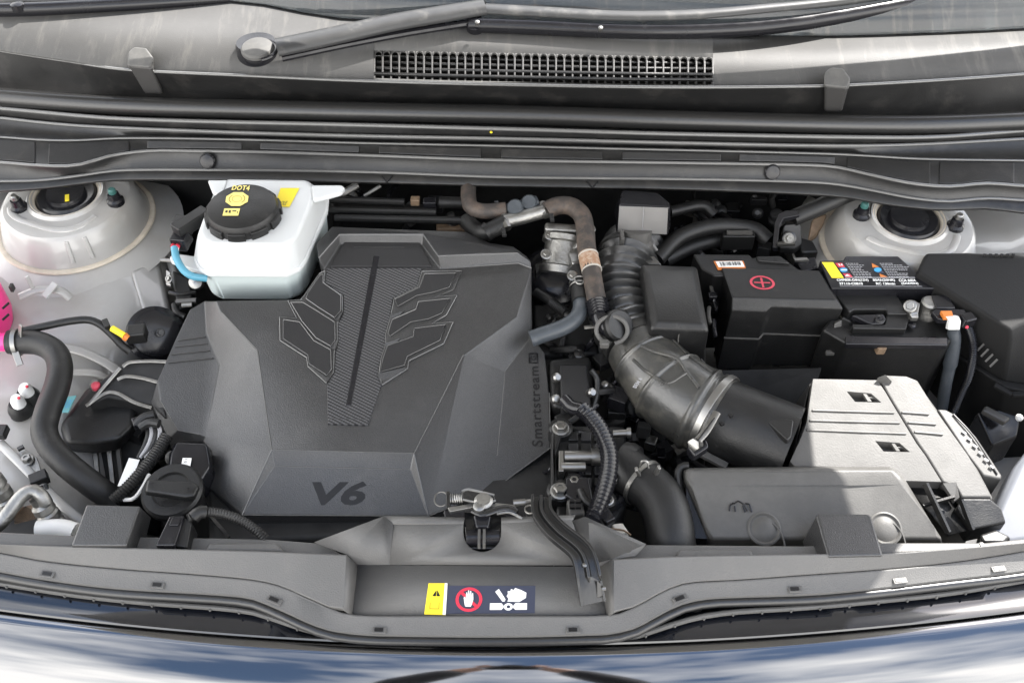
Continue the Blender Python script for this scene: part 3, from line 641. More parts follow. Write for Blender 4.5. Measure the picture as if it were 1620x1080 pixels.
    Lw = [(514, 430), (506, 434), (484, 466), (476, 476), (456, 477), (470, 505), (443, 503), (444, 540), (486, 567), (488, 581), (517, 607), (528, 590), (529, 560), (534, 541), (534, 513), (542, 496), (542, 469), (514, 451)]
    c = MB().slab([pl(x, y, .0026) for x, y in Lw], .003); wl = part('wing_emblem', c, M['cover'], t, bev=.0008)
    fr = [[(672, 436), (722, 435), (711, 457), (686, 465), (660, 470), (630, 487), (625, 476), (664, 457)],
          [(662, 480), (712, 475), (699, 498), (678, 507), (650, 512), (618, 534), (614, 530), (621, 508), (658, 492)],
          [(656, 522), (706, 516), (696, 541), (645, 566), (640, 580), (602, 591), (607, 568), (614, 549), (654, 535)]]
    for f in fr: part('feather', MB().slab([pl(x, y, .0046) for x, y in f], .004), M['cover_inset'], wr, bev=.0009)
    fl = [[(508, 437), (512, 437), (512, 450), (540, 470), (540, 494), (530, 505), (502, 487), (485, 475), (488, 466)],
          [(461, 481), (480, 481), (500, 493), (530, 512), (531, 540), (524, 550), (501, 537), (479, 511)],
          [(449, 508), (475, 512), (497, 541), (524, 556), (525, 587), (518, 596), (490, 578), (488, 564), (449, 538)]]
    for f in fl: part('feather', MB().slab([pl(x, y, .0046) for x, y in f], .004), M['cover_inset'], wl, bev=.0009)
    for f, w in (([(598, 594), (645, 583.5), (603, 611)], wr), ([(610, 546), (634, 538), (613, 555)], wr), ([(618, 502), (640, 494), (622, 512)], wr), ([(518, 607), (488, 581), (524, 590)], wl), ([(534, 541), (531, 556), (515, 548)], wl), ([(543, 496), (536, 510), (524, 502)], wl)):
        a = [pl(x, y, .0052) for x, y in f]; a[-1] = pl(f[-1][0], f[-1][1], .0005)
        part('feather_tip', MB().slab(a, .003), M['cover'], w)
    for em, poly, fset in ((wr, Rw, fr), (wl, Lw, fl)):  # pale outlines added as highlights on emblem and feather edges
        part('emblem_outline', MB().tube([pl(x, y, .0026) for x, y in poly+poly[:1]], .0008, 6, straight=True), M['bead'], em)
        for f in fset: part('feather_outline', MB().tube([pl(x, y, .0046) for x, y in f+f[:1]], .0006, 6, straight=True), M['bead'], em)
    kp = {k: pts[ix[k]] for k in N}
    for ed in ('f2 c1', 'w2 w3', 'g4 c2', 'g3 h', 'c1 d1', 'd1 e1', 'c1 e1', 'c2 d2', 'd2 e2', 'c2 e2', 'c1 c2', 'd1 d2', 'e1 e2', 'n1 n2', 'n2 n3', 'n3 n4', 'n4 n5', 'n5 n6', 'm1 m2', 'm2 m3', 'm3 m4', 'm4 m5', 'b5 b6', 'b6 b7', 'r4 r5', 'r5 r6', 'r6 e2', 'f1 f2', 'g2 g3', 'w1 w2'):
        a, c = ed.split(); part('highlight_worn_crease', MB().tube([kp[a], kp[c]], .0007, 6, 1), M['bead'], t)  # pale strips for highlights and worn edges along the cover's creases
    # raised ribs on the left wing
    for (x0, y0, x1, y1) in ((279, 539, 328, 533), (274, 549, 331, 544), (269, 561, 335, 555), (264, 574, 340, 567)):
        c = MB(); c.bar(wl_(x0+3, y0), wl_(x1-3, y1), .0018, .0030); part('wing_rib', c, M['cover'], t)
    # lettering
    def zq(y): return -.012-.024*(y-739)/76-SL(y)
    q = [P(490, 799, zq(799)), P(575, 799, zq(799)), P(584, 761, zq(761)), P(494, 761, zq(761))]
    dtext('v6_lettering', t, 'V6', q, M['blackprint'], .0006, bold=.035, shear=.12)
    kn = lambda x, y: P(x, y, -.0135-(y-560)*.00012)
    q = [kn(862, 706), kn(849, 583), kn(838, 583), kn(848, 706)]
    P_ = lambda x, y, z: P(x, y, z-SL(y))
    q = [wr_(859, 706), wr_(852, 580), wr_(837, 580), wr_(842, 706)]
    dtext('side_lettering', t, 'Smartstream', q, M['blackprint'], .0012, bold=.012, space=1.12)
    q2 = [wr_(852, 575), wr_(851, 559), wr_(836, 559), wr_(837, 575)]
    dpoly('letter_box', t, q2, [[(0, 0), (1, 0), (1, .14), (0, .14)], [(0, .86), (1, .86), (1, 1), (0, 1)], [(0, .14), (.12, .14), (.12, .86), (0, .86)], [(.88, .14), (1, .14), (1, .86), (.88, .86)]], M['blackprint'], .0012)
    q3 = [bil(q2, .28, .22), bil(q2, .74, .22), bil(q2, .74, .8), bil(q2, .28, .8)]
    dtext('box_letter', t, 'G', q3, M['blackprint'], .0012, bold=.02)
engine_cover()

# ================================================================== left side of the bay
def brake_reservoir():
    P0 = globals()['P']
    def P(x, y, z): return P0(x, y, z+.02)
    def L(*p): return [P(*q) for q in p]
    t = thing('brake_fluid_reservoir', 'white plastic brake fluid reservoir with black cap above the engine cover', 'reservoir', P(400, 430, -.06))
    up = lambda z, dx=0: Z(z, (306, 375), (318, 384), (330, 390), (456, 392), (474, 382), (482, 372), (512, 318), (512, 298), (500, 286), (350, 282), (336, 300), (310, 350))
    b = MB()
    top = L((314, 366, .050), (322, 380, .050), (336, 386, .050), (448, 388, .050), (464, 379, .050), (473, 368, .050), (497, 312, .050), (497, 296, .050), (484, 284, .050), (360, 282, .050), (345, 298, .050), (322, 345, .050))
    mid = L((308, 403, .012), (316, 420, .008), (330, 426, .008), (452, 427, .008), (472, 418, .008), (482, 404, .008), (514, 330, .012), (516, 310, .014), (505, 298, .014), (350, 298, .014), (336, 310, .014), (312, 375, .014))
    low = [p + Vec((0, 0, -.012)) for p in mid]
    b.rings([low, mid, top]); part('upper_shell', b, M['tank'], t, bev=.009, seg=4)
    def sc(ps, f, dz):
        c = sum(ps, Vec())/len(ps); return [Vec((c.x+(p.x-c.x)*f, c.y+(p.y-c.y)*f, p.z+dz)) for p in ps]
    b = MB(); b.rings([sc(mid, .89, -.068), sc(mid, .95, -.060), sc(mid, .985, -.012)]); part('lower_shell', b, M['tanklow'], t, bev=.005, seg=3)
    b = MB(); b.rings([sc(mid, 1.03, -.013), sc(mid, 1.035, -.008), sc(mid, 1.02, -.004)]); part('weld_seam', b, M['tank'], t, bev=.002)
    b = MB(); b.slab(L((492, 292, .052), (540, 292, .052), (546, 296, .052), (540, 304, .052), (512, 312, .052), (494, 316, .052)), .008); part('rear_flange', b, M['tank'], t, bev=.003)
    b = MB(); b.slab(L((328, 284, .052), (360, 284, .052), (352, 310, .052), (336, 304, .052)), .008); part('rear_flange', b, M['tank'], t, bev=.003)
    b = MB(); b.slab(L((268, 406, .0), (276, 400, .0), (318, 406, .0), (322, 430, .0), (300, 424, .0), (270, 412, .0)), .008); part('side_bracket', b, M['tank'], t, bev=.002)
    # cap
    o = P(382, 325, .070); r = .0505; cp = MB()
    cp.lathe(o, [(r, -.030), (r, -.012), (r*.985, -.006), (r*.93, -.001), (r*.88, 0), (r*.30, .0)], n=56); c = part('filler_cap', cp, M['black'], t, smooth=25)
    g = MB()
    for k in range(10):
        a0 = R(36*k+4); a1 = R(36*k+31)
        ar = [a0+(a1-a0)*i/5 for i in range(6)]
        ring = lambda rr, z: [o+Vec((math.cos(a)*rr, math.sin(a)*rr, z)) for a in ar]
        q = MB(); q.rings([ring(r+.0035, -.029)+ring(r-.003, -.029)[::-1], ring(r+.003, -.009)+ring(r-.003, -.007)[::-1]]); part('grip_lug', q, M['black'], c, bev=.001)
    # print on the cap
    T = lambda x, y: P(x, y, .0705)
    dtext('cap_lettering', c, 'DOT4', [T(366, 301), T(394, 302), T(396, 294), T(369, 293.5)], M['paleyellow'], .0004, bold=.03, space=1.1)
    pq = [T(354, 327), T(392, 327), T(396, 303.5), T(358, 303.5)]
    dpoly('brake_sign', c, pq, [circ(.5, .5, .50, .50, 8, 22.5, 382.5)], M['paleyellow'], .0003)
    dpoly('brake_sign_lines', c, pq, ringq(.5, .5, .21, .19) + ringq(.5, .5, .34, .31, 1, 8, -50, 50) + ringq(.5, .5, .34, .31, 1, 8, 130, 230), mat('brown_print', (.30, .20, .03)), .0007)
    bq = [T(352, 341.5), T(377, 341.5), T(380, 330), T(355, 330)]
    dpoly('manual_sign', c, bq, [[(0, 0), (1, 0), (1, 1), (0, 1)]], M['paleyellow'], .0003)
    dpoly('manual_sign_marks', c, bq, [[(.12, .4), (.26, .4), (.26, .7), (.12, .7)], [(.34, .35), (.48, .35), (.44, .75), (.34, .75)], [(.56, .55), (.80, .55), (.80, .7), (.56, .7)], [(.88, .3), (.92, .3), (.92, .6), (.88, .6)]], M['blackprint'], .0007)
    # yellow label on the shoulder
    S = [P(434, 327, .0505), P(458, 328, .0505), P(474, 298, .0505), P(444, 298, .0505)]
    dpoly('yellow_label', t, S, [[(0, 0), (1, 0), (1, 1), (0, 1)]], M['yellow'], .0006)
    dtext('label_lettering', t, 'COOLE', [bil(S, .06, .08), bil(S, .7, .08), bil(S, .72, .28), bil(S, .06, .28)], M['blackprint'], .0010)
    # level sensor connector and its wire
    n = thing('level_sensor_plug', 'dark plug with red seals and pale blue wire left of the reservoir', 'plug', P(290, 380, .0))
    b = MB(); b.box(P(303, 352, .036), .018, .055, .02, rz=R(-38)); part('plug_neck', b, M['black'], n, bev=.002)
    b = MB(); b.box(P(290, 357, .032), .026, .022, .022, rz=R(-8)); part('plug_housing', b, M['black'], n, bev=.002)
    b = MB(); b.box(P(287, 379, .022), .022, .026, .022, rz=R(-8)); part('plug_body', b, M['gloss'], n, bev=.002)
    for x in (275, 282):
        b = MB(); b.lathe(P(x, 387, .022), [(.0035, 0), (.0035, .006)], (0, -1, .1), 12); part('wire_seal', b, M['red'], n)
    b = MB(); b.tube(L((276, 391, .022), (279, 408, .016), (290, 427, .008), (305, 437, .0), (326, 440, -.01)), .0052, 12); part('wire', b, M['cyanwire'], n)
    b = MB(); b.tube(L((274, 389, .022), (275, 395, .02), (277, 401, .018)), .0018, 8); b.tube(L((281, 389, .022), (281, 396, .02), (280, 402, .018)), .0018, 8); part('wire_ends', b, M['white'], n)
    b = MB(); b.lathe(P(254, 411, -.01), [(.003, 0), (.003, .03)], (1, -.1, .0), 10); o = part('steel_stud', b, M['steel']); tag(o, 'short steel stud sticking out left of the reservoir bracket', 'stud')
brake_reservoir()

def left_items():
    # coolant tank
    t = thing('coolant_tank', 'pink coolant expansion tank at the left edge of the bay', 'tank', P(-20, 520, -.06))
    b = MB(); b.lathe(P(-46, 520, -.075), [(.02, 0), (.060, .004), (.064, .02), (.064, .065), (.060, .078)], n=40); part('tank_body', b, M['pink'], t)
    b = MB(); b.lathe(P(-46, 520, -.075), [(.062, .078), (.062, .086), (.055, .10), (.03, .108)], n=40); part('tank_top', b, M['beige'], t)
    b = MB(); b.tube(L((-20, 541, -.035), (8, 541, -.032), (24, 540, -.03)), .013, 16); part('outlet_spout', b, M['pink'], t)
    for dy in (0, 18):
        b = MB(); b.bar(P(4, 488+dy, .004), P(14, 479+dy, .004), .0016, .003); part('level_mark', b, M['blackprint'], t)
    b = MB(); b.box(P(19, 455, -.0), .004, .008, .01); part('tank_clip', b, M['black'], t)
    h = thing('coolant_hose', 'thick black bent coolant hose running down from the pink tank', 'hose', P(90, 650, -.05))
    b = MB(); b.tube(L((14, 541, -.03), (34, 541, -.03), (62, 543, -.028), (86, 556, -.028), (95, 580, -.03), (90, 612, -.032), (76, 650, -.035), (70, 680, -.04), (80, 706, -.045), (108, 736, -.055), (146, 766, -.075), (182, 792, -.10)), .0166, 24, .005); part('hose_wall', b, M['rubber'], h)
    b = MB(); b.tube(L((20, 541, -.03), (32, 541, -.03)), .0185, 20, .002); part('hose_end', b, M['rubber'], h, bev=.001)
    c = MB(); c.tube(L((24, 541.5, -.03), (31, 541, -.03)), .0195, 24, .002, cap=True); cl = part('spring_clamp', c, M['steel'], h)
    b = MB(); b.bar(P(32, 532, -.015), P(33, 514, .002), .008, .003); b.bar(P(24, 556, -.03), P(32, 578, -.045), .009, .003); part('clamp_ear', b, M['steel'], cl, bev=.001)
    # loom with yellow tape and horn
    l = thing('horn_wire', 'taped black wire with a yellow marker leading to the round horn', 'wire', P(150, 515, -.04))
    b = MB(); b.tube(L((38, 523, -.02), (70, 516, -.018), (110, 508, -.018), (140, 506, -.02), (160, 514, -.025), (178, 530, -.035), (192, 545, -.045), (206, 556, -.055)), .0055, 12); part('wire_loom', b, M['black'], l)
    b = MB(); b.tube(L((177, 519, -.02), (197, 531, -.026)), .0045, 10); part('yellow_marker', b, M['yellow'], l)
    b = MB(); b.tube(L((196, 531, -.026), (202, 535, -.03)), .0055, 10); part('marker_end', b, M['orange'], l)
    b = MB(); b.box(P(168, 512, -.02), .008, .016, .006, rz=R(30)); part('tape_fold', b, M['black'], l, bev=.001)
    b = MB(); b.box(P(217, 528, -.035), .026, .022, .02, rz=R(8)); part('plug', b, M['black'], l, bev=.003)
    k = thing('horn', 'round black horn disc beside the left edge of the engine cover', 'horn', P(255, 525, -.09))
    b = MB(); b.lathe(P(246, 528, -.060), [(.036, -.012), (.040, -.008), (.040, .0), (.034, .003), (.033, .008), (.026, .011), (.012, .012), (.004, .0125)], axis=(.45, -.55, .70), n=40); part('horn_shell', b, M['gloss'], k)
    bolt(k, P(254, 526, -.045), .0042, (.45, -.55, .70), 'darksteel', 'centre_bolt')
    # bits between tower and cover
    z = thing('side_valve', 'small dark valve with silver bolt and pipes between fender and reservoir', 'valve', P(285, 450, -.09))
    b = MB(); b.slab(L((272, 425, -.06), (300, 440, -.06), (306, 478, -.06), (280, 490, -.06)), .06); part('valve_body', b, M['black'], z, bev=.004)
    b = MB(); b.slab(L((262, 424, -.045), (270, 430, -.045), (271, 452, -.055), (262, 450, -.055)), .006); part('mount_tab', b, M['steel'], z, bev=.002)
    bolt(z, P(267, 441, -.045), .0042, (-.3, -.5, .8), 'steel')
    b = MB(); b.tube(L((268, 462, -.05), (286, 466, -.05), (310, 462, -.05)), .003, 8); b.tube(L((280, 478, -.045), (312, 476, -.04)), .005, 10); part('pipe', b, M['darksteel'], z)
    b = MB(); b.tube(L((288, 483, -.04), (304, 482, -.04)), .0035, 10); part('pipe_end', b, M['steel'], z)
    b = MB(); b.tube(L((276, 482, -.06), (280, 495, -.06), (294, 502, -.06)), .005, 10); part('curved_pipe', b, M['black'], z)
    b = MB(); b.lathe(P(313, 448, -.045), [(.010, 0), (.010, .012), (.006, .014)], (0, -.6, .8), 16); part('union_nut', b, M['steel'], z)
    # engine mount
    e = thing('engine_mount', 'black engine mount with silver edged rubber layers left of the engine cover', 'engine mount', P(190, 640, -.15))
    b = MB(); b.rings([Z(-.085, (96, 668), (118, 640), (140, 612), (190, 600), (215, 640), (212, 672), (190, 694), (150, 700), (105, 700)), Z(-.120, (92, 690), (112, 658), (140, 612), (190, 600), (220, 640), (216, 685), (190, 714), (150, 720), (100, 716))])
    part('mount_casting', b, M['black'], e, bev=.008, seg=3)
    b = MB(); b.slab(L((160, 600, -.060), (200, 572, -.052), (262, 568, -.052), (262, 660, -.065), (240, 640, -.070), (170, 628, -.065), (138, 640, -.07)), .05); part('mount_rubber', b, M['deep'], e, bev=.004)
    for pts in (((194, 580, -.050), (205, 573, -.049), (235, 571, -.049), (264, 572, -.050)), ((186, 600, -.056), (200, 595, -.054), (225, 598, -.056), (252, 605, -.060)), ((136, 642, -.068), (166, 622, -.062), (186, 622, -.062), (212, 636, -.066), (240, 645, -.070)), ((140, 640, -.066), (170, 605, -.058), (190, 582, -.052))):
        b = MB(); b.tube(L(*pts), .0026, 8, .006, flat=.7); part('layer_edge', b, M['alu'], e)
    s = MB(); s.lathe(P(153, 613, -.078), [(.0075, 0), (.0075, .008), (.005, .012)], n=14); so_ = part('stud', s, M['steel'], e)
    s = MB(); s.lathe(P(153, 613, -.066), [(.0062, 0), (.0062, .006), (.003, .009)], n=14); part('pink_tip', s, M['redsoft'], so_)
    b = MB(); b.slab(L((112, 700, -.13), (235, 690, -.13), (225, 790, -.17), (150, 780, -.17)), .1); part('mount_leg', b, M['deep'], e, bev=.005)
    for x in (126, 150, 172, 186):
        b = MB(); b.bar(P(x, 702, -.125), P(x+6+(x-126)*.05, 775, -.155), .006, .008); part('casting_rib', b, M['alu'] if x in (150, 172) else M['dusty'], e, bev=.001)
    b = MB(); b.slab(L((97, 629, -.078), (121, 625, -.078), (108, 652, -.080), (88, 652, -.080)), .001); o = part('sticker', b, M['teal']); tag(o, 'small teal printed sticker beside the thick coolant hose', 'sticker')
    dtext('sticker_lettering', o, 'IN 01', [P(94, 646, -.077), P(108, 646, -.077), P(116, 632, -.077), P(101, 632, -.077)], M['blue'], .0006)
    # twin white topped studs
    for x, y, lab in ((33, 636, 'white topped ball stud in the dark round grommet, left of the coolant hose'), (46, 618, 'smaller white topped stud just behind the grommet stud by the coolant hose')):
        s = thing('cap_stud', lab, 'stud', P(x, y+10, -.08), 'white topped studs beside the coolant hose')
        b = MB(); b.lathe(P(x, y+12, -.08), [(.016, -.006), (.016, .004), (.013, .012), (.011, .015)], n=24); part('grommet', b, M['black'], s)
        b = MB(); b.lathe(P(x-2, y+4, -.066), [(.009, 0), (.009, .010), (.006, .016)], n=16); part('white_cap', b, M['white'], s)
        b = MB(); b.lathe(P(x-3, y-6, -.047), [(.002, 0), (.002, .002)], n=8); part('red_dot', b, M['red'], s)
    b = MB(); b.box(P(3, 683, -.06), .014, .018, .012); o = part('edge_clip', b, M['black'], bev=.002); tag(o, 'small black clip at the far left edge of the fender', 'clip')
    # bracket with sensor
    k = thing('fender_clip', 'bolted silver bracket with a small black plug on the left fender', 'bracket', P(45, 735, -.08))
    b = MB(); b.slab(L((28, 712, -.07), (36, 707, -.07), (58, 722, -.07), (66, 746, -.075), (52, 752, -.075), (36, 736, -.07)), .004); part('bracket_plate', b, M['alu'], k, bev=.001)
    b = MB(); b.bar(P(28, 711, -.062), P(38, 706, -.062), .005, .004); part('bracket_lip', b, M['darksteel'], k)
    bolt(k, P(43, 727, -.069), .0062)
    b = MB(); b.box(P(62, 757, -.072), .022, .016, .014, rz=R(30)); b.bar(P(72, 765, -.075), P(80, 786, -.085), .005, .008); b.bar(P(64, 768, -.075), P(74, 784, -.085), .005, .008); part('plug', b, M['black'], k, bev=.0015)
    # air conditioning pipes
    a = thing('aircon_pipes', 'silver air conditioning pipes and ribbed unions at the lower left', 'pipes', P(50, 800, -.1))
    b = MB(); b.tube(L((-20, 840, -.05), (0, 828, -.042), (18, 805, -.036), (35, 784, -.032), (52, 776, -.032), (66, 784, -.036), (73, 796, -.045)), .0085, 16); part('bent_pipe', b, M['alu'], a)
    b = MB(); b.lathe(P(90, 832, -.085), [(.0135, 0), (.0135, .008), (.011, .011), (.0135, .014), (.0135, .022), (.011, .025), (.0135, .028), (.013, .036), (.009, .040), (.009, .05)], (-.28, .25, .92), 24); part('pipe_union', b, M['alu'], a)
    b = MB(); b.lathe(P(14, 800, -.085), [(.0145, 0), (.0145, .010), (.012, .013), (.0145, .016), (.0145, .026), (.012, .029), (.015, .032), (.0145, .045), (.010, .050)], (-.28, .3, .9), 24); part('pipe_union', b, M['alu'], a)
    b = MB(); b.tube(L((60, 838, -.06), (95, 836, -.06), (120, 842, -.062)), .012, 14); part('lower_pipe', b, M['offwhite'], a)
    b = MB(); b.box(P(45, 820, -.10), .035, .03, .02, rz=.3); part('wire_bundle', b, M['brownmetal'], a, bev=.004)
    b = MB(); b.slab(L((-20, 850, -.09), (0, 840, -.09), (40, 800, -.09), (120, 845, -.09), (100, 862, -.09), (-20, 870, -.09)), .05); part('dark_bracket', b, M['deep'], a)
    # wiring loom and tag
    w = thing('wiring_loom', 'grey corrugated wiring loom with white paper tag beside the oil cap', 'wiring loom', P(220, 740, -.1))
    b = MB(); b.corr(L((263, 690, -.052), (248, 715, -.055), (228, 742, -.058), (205, 768, -.062), (180, 792, -.07)), .0088, .0036, .18, 16); part('corrugated_sleeve', b, M['rubber'], w)
    b = MB(); b.slab(L((204, 724, -.066), (221, 727, -.066), (203, 772, -.07), (186, 768, -.07)), .0008); part('paper_tag', b, M['white'], w)
    b = MB(); b.tube(L((196, 790, -.07), (212, 788, -.066), (226, 770, -.062), (236, 750, -.06)), .0026, 8); part('white_tie', b, M['offwhite'], w)
    for d, c in ((0, 'grey'), (7, 'rubber'), (13, 'grey'), (-6, 'rubber')):
        b = MB(); b.tube(L((236+d, 668, -.045), (240+d, 685, -.048), (234+d, 705, -.054), (222+d*.6, 724, -.060)), .0028, 8); part('taped_wire', b, M[c], w)
    b = MB(); b.box(P(220, 668, -.045), .016, .014, .012, rz=.5); part('plug', b, M['gloss'], w, bev=.002)
    b = MB(); b.tube(L((215, 672, -.040), (228, 660, -.036), (244, 656, -.036)), .006, 10); b.tube(L((222, 676, -.040), (236, 668, -.036), (252, 670, -.036)), .006, 10); part('wire_ends', b, M['black'], w)
    # oil cap and its neck
    o = thing('oil_filler_cap', 'black oil filler cap with a wide grip bar at the engine cover corner', 'oil cap', P(275, 790, -.08))
    ax = Vec((-.02, -.12, .99)); c0 = P(272, 776, -.045)
    b = MB(); b.lathe(c0, [(.030, -.05), (.030, -.018), (.034, -.016), (.0375, -.010), (.038, .0), (.035, .004), (.024, .004), (.022, .001)], ax, 40); part('cap_disc', b, M['black'], o)
    b = MB(); b.rings([L((229, 774, -.030), (232, 762, -.030), (308, 765, -.030), (318, 772, -.030), (310, 792, -.030), (292, 794, -.030), (228, 784, -.030)), L((231, 768, -.021), (234, 757, -.021), (306, 761, -.021), (314, 768, -.021), (306, 783, -.021), (292, 784, -.021), (231, 776, -.021))]); part('grip_bar', b, M['black'], o, bev=.003, seg=3)
    qd = [P(294, 779, -.0205), P(306, 779, -.0205), P(309, 768, -.0205), P(297, 768, -.0205)]
    dpoly('oil_can_sign', o, qd, [[(.1, .2), (.7, .2), (.7, .3), (.1, .3)], [(.1, .3), (.2, .3), (.2, .7), (.1, .7)], [(.6, .3), (.7, .3), (.95, .8), (.85, .8)], [(.2, .6), (.6, .6), (.6, .7), (.2, .7)]], M['blackprint'])
    qd = [P(236, 770, -.0205), P(246, 771, -.0205), P(248, 762, -.0205), P(238, 761, -.0205)]
    dpoly('turn_sign', o, qd, ringq(.5, .5, .45, .3, 1, 10, 0, 270), M['blackprint'])
    n = thing('filler_neck', 'dark filler neck with a white printed strip tucked under the engine cover', 'filler neck', P(300, 735, -.09))
    b = MB(); b.slab(L((276, 696, -.055), (328, 698, -.055), (334, 735, -.058), (318, 760, -.060), (262, 752, -.060), (266, 715, -.056)), .06); part('neck_body', b, M['gloss'], n, bev=.006)
    b = MB(); b.slab(L((289, 724, -.0535), (303, 724, -.0535), (299, 749, -.0555), (284, 748, -.0555)), .0008); s_ = part('printed_strip', b, M['white'], n)
    dtext('strip_lettering', s_, 'NZ 51', [P(289, 747, -.0545), P(297, 726, -.0525), P(293, 726, -.0525), P(286, 746, -.0545)], M['blackprint'], .0008)
    # black buffer box and plug at the front
    b = MB(); b.rings([L((137, 797, .004), (222, 800, .004), (200, 862, .004), (113, 862, .004)), L((142, 830, -.045), (240, 818, -.045), (222, 895, -.045), (108, 895, -.045))])
    o = part('bonnet_buffer', b, M['cover'], bev=.0022); tag(o, 'square grey buffer block on the left of the front panel', 'buffer')
    p = thing('wiring_plug', 'black wiring plug with a corrugated sleeve beside the left buffer block', 'plug', P(285, 840, -.04))
    b = MB(); b.slab(L((268, 815, .0), (292, 815, .0), (276, 862, .0), (245, 862, .0)), .025); part('plug_front', b, M['gloss'], p, bev=.002)
    b = MB(); b.slab(L((290, 817, -.004), (304, 824, -.004), (296, 866, -.008), (276, 862, -.006)), .03); part('plug_back', b, M['black'], p, bev=.002)
    b = MB(); b.slab(L((272, 818, .002), (286, 818, .002), (282, 830, .002), (267, 830, .002)), .006); part('plug_lever', b, M['gloss'], p, bev=.001)
    b = MB(); b.corr(L((298, 820, -.004), (320, 810, -.002), (350, 812, -.004), (380, 822, -.010), (405, 838, -.018), (420, 852, -.026)), .0062, .0032, .18, 14); part('corrugated_sleeve', b, M['rubber'], p)
    b = MB(); b.tube(L((306, 818, -.002), (316, 810, 0), (326, 810, -.002)), .0078, 12); part('sleeve_tape', b, M['black'], p)
    b = MB(); b.bar(P(330, 812, -.03), P(362, 850, -.03), .004, .004); o = part('stay_rod', b, M['darksteel']); tag(o, 'thin dark rod under the corrugated sleeve left of V6 panel', 'rod')
left_items()

# ================================================================== latch and lever
def latch():
    t = thing('bonnet_latch', 'silver and black bonnet latch in the notch of the front panel', 'latch', P(765, 830, -.04))
    b = MB(); b.slab(L((700, 808, -.012), (830, 808, -.012), (820, 830, -.014), (795, 832, -.014), (790, 868, -.02), (738, 868, -.02), (735, 832, -.014), (708, 826, -.014)), .02); part('base_plate', b, M['darksteel'], t, bev=.002)
    b = MB(); b.slab(L((730, 776, .014), (742, 773, .014), (782, 782, .014), (784, 792, .012), (768, 796, .012), (732, 790, .012)), .012); part('claw', b, M['darksteel'], t, bev=.0012)
    b = MB(); b.tube(L((731, 777, .0145), (743, 774, .0145), (782, 783, .0145)), .0016, 8, .004); b.tube(L((732, 790, .0125), (768, 796, .0125), (784, 791, .0125)), .0012, 8, .004); part('claw_edge', b, M['steel'], t)
    b = MB(); b.slab(L((708, 802, .006), (750, 795, .006), (752, 801, .006), (712, 809, .006)), .006); b.slab(L((778, 794, .006), (815, 798, .006), (818, 805, .006), (780, 802, .006)), .006); part('link_plate', b, M['alu'], t, bev=.0008)
    b = MB(); b.tube(L((748, 806, .010), (764, 812, .011), (790, 804, .010), (806, 803, .008), (818, 809, .006)), .0042, 10, flat=.4); part('pawl', b, M['darksteel'], t)
    b = MB(); b.lathe(P(765, 793, .012), [(.011, -.010), (.011, .002), (.008, .004), (.008, .007)], n=20); part('pivot_pin', b, M['alu'], t)
    b = MB(); b.slab(L((800, 800, .004), (832, 806, .004), (834, 818, .002), (800, 822, .002)), .008); b.slab(L((702, 806, .002), (736, 806, .002), (734, 820, .0), (704, 822, .0)), .008); part('side_plate', b, M['gloss'], t, bev=.0015)
    b = MB(); b.tube(L((786, 812, .006), (806, 810, .006), (826, 820, .004)), .0018, 8, .004); part('plate_edge', b, M['alu'], t)
    b = MB(); b.lathe(P(758, 803, .012), [(.007, 0), (.007, .004), (.004, .006)], n=16); part('rivet', b, M['steel'], t)
    hel = [P(712+30*i/60, 789, .004) + Vec((0, .006*math.cos(i*.9), .006*math.sin(i*.9))) for i in range(61)]
    b = MB(); b.tube(hel, .0009, 6, .002); part('return_spring', b, M['steel'], t)
    b = MB(); b.tube([P(698, 789, .004)+Vec((.008*math.cos(a*.6), .010*math.sin(a*.6), 0)) for a in range(10)], .0008, 6, .002); part('spring_hook', b, M['steel'], t)
    b = MB(); b.bar(P(709, 778, .004), P(709, 806, .0), .005, .008); part('spring_post', b, M['darksteel'], t, bev=.001)
    b = MB(); b.tube(L((815, 797, .004), (838, 793, .002), (850, 791, 0)), .003, 8); b.lathe(P(812, 795, .005), [(.004, 0), (.004, .014)], (1, .1, 0), 10); part('release_cable', b, M['steel'], t)
    b = MB(); b.tube(L((738, 850, -.012), (790, 848, -.012)), .009, 16); part('striker_tube', b, M['gloss'], t)
    b = MB(); b.slab(L((748, 812, .004), (778, 812, .004), (774, 834, .0), (752, 834, .0)), .012); part('catch_plate', b, M['gloss'], t, bev=.003)
    b = MB(); b.box(P(758, 852, -.002), .003, .02, .01); b.box(P(766, 852, -.002), .003, .02, .01); part('striker_rib', b, M['dusty'], t)
    l = thing('safety_lever', 'black cranked pressed steel safety lever leaning over the front recess', 'lever', P(900, 870, .0))
    path = L((856, 786, .016), (858, 812, .018), (880, 840, .020), (914, 868, .018), (926, 890, .014), (932, 920, .004), (938, 954, -.012))
    def pf(u):
        w = .0115+.003*u
        if u > .80: return [(-w, -.002), (w, -.002), (w, .0035), (w-.003, .0035), (w-.003, .001), (.001, .001), (0, .001), (-.001, .001), (-w+.003, .001), (-w+.003, .0035), (-w, .0035), (-w, 0)]
        return [(-w, -.003), (w, -.003), (w, .006), (w-.003, .006), (w-.003, .0005), (.0035, .0005), (.0015, .005), (-.0015, .005), (-.0035, .0005), (-w+.003, .0005), (-w+.003, .006), (-w, .006)]
    pth = spline(path, .006); fr = frames(pth); rs = []
    for i, p in enumerate(pth):
        tt = fr[i][0]; side = tt.cross(Vec((0, 0, 1))).normalized(); upv = side.cross(tt); rs.append([p+side*x+upv*y for x, y in pf(i/(len(pth)-1))])
    b = MB(); b.rings(rs); part('lever_arm', b, M['darksteel'], l, bev=.0008)
    b = MB(); b.lathe(P(925, 894, .015), [(.0028, 0), (.0028, .002), (.001, .003)], n=10); part('rivet', b, M['steel'], l)
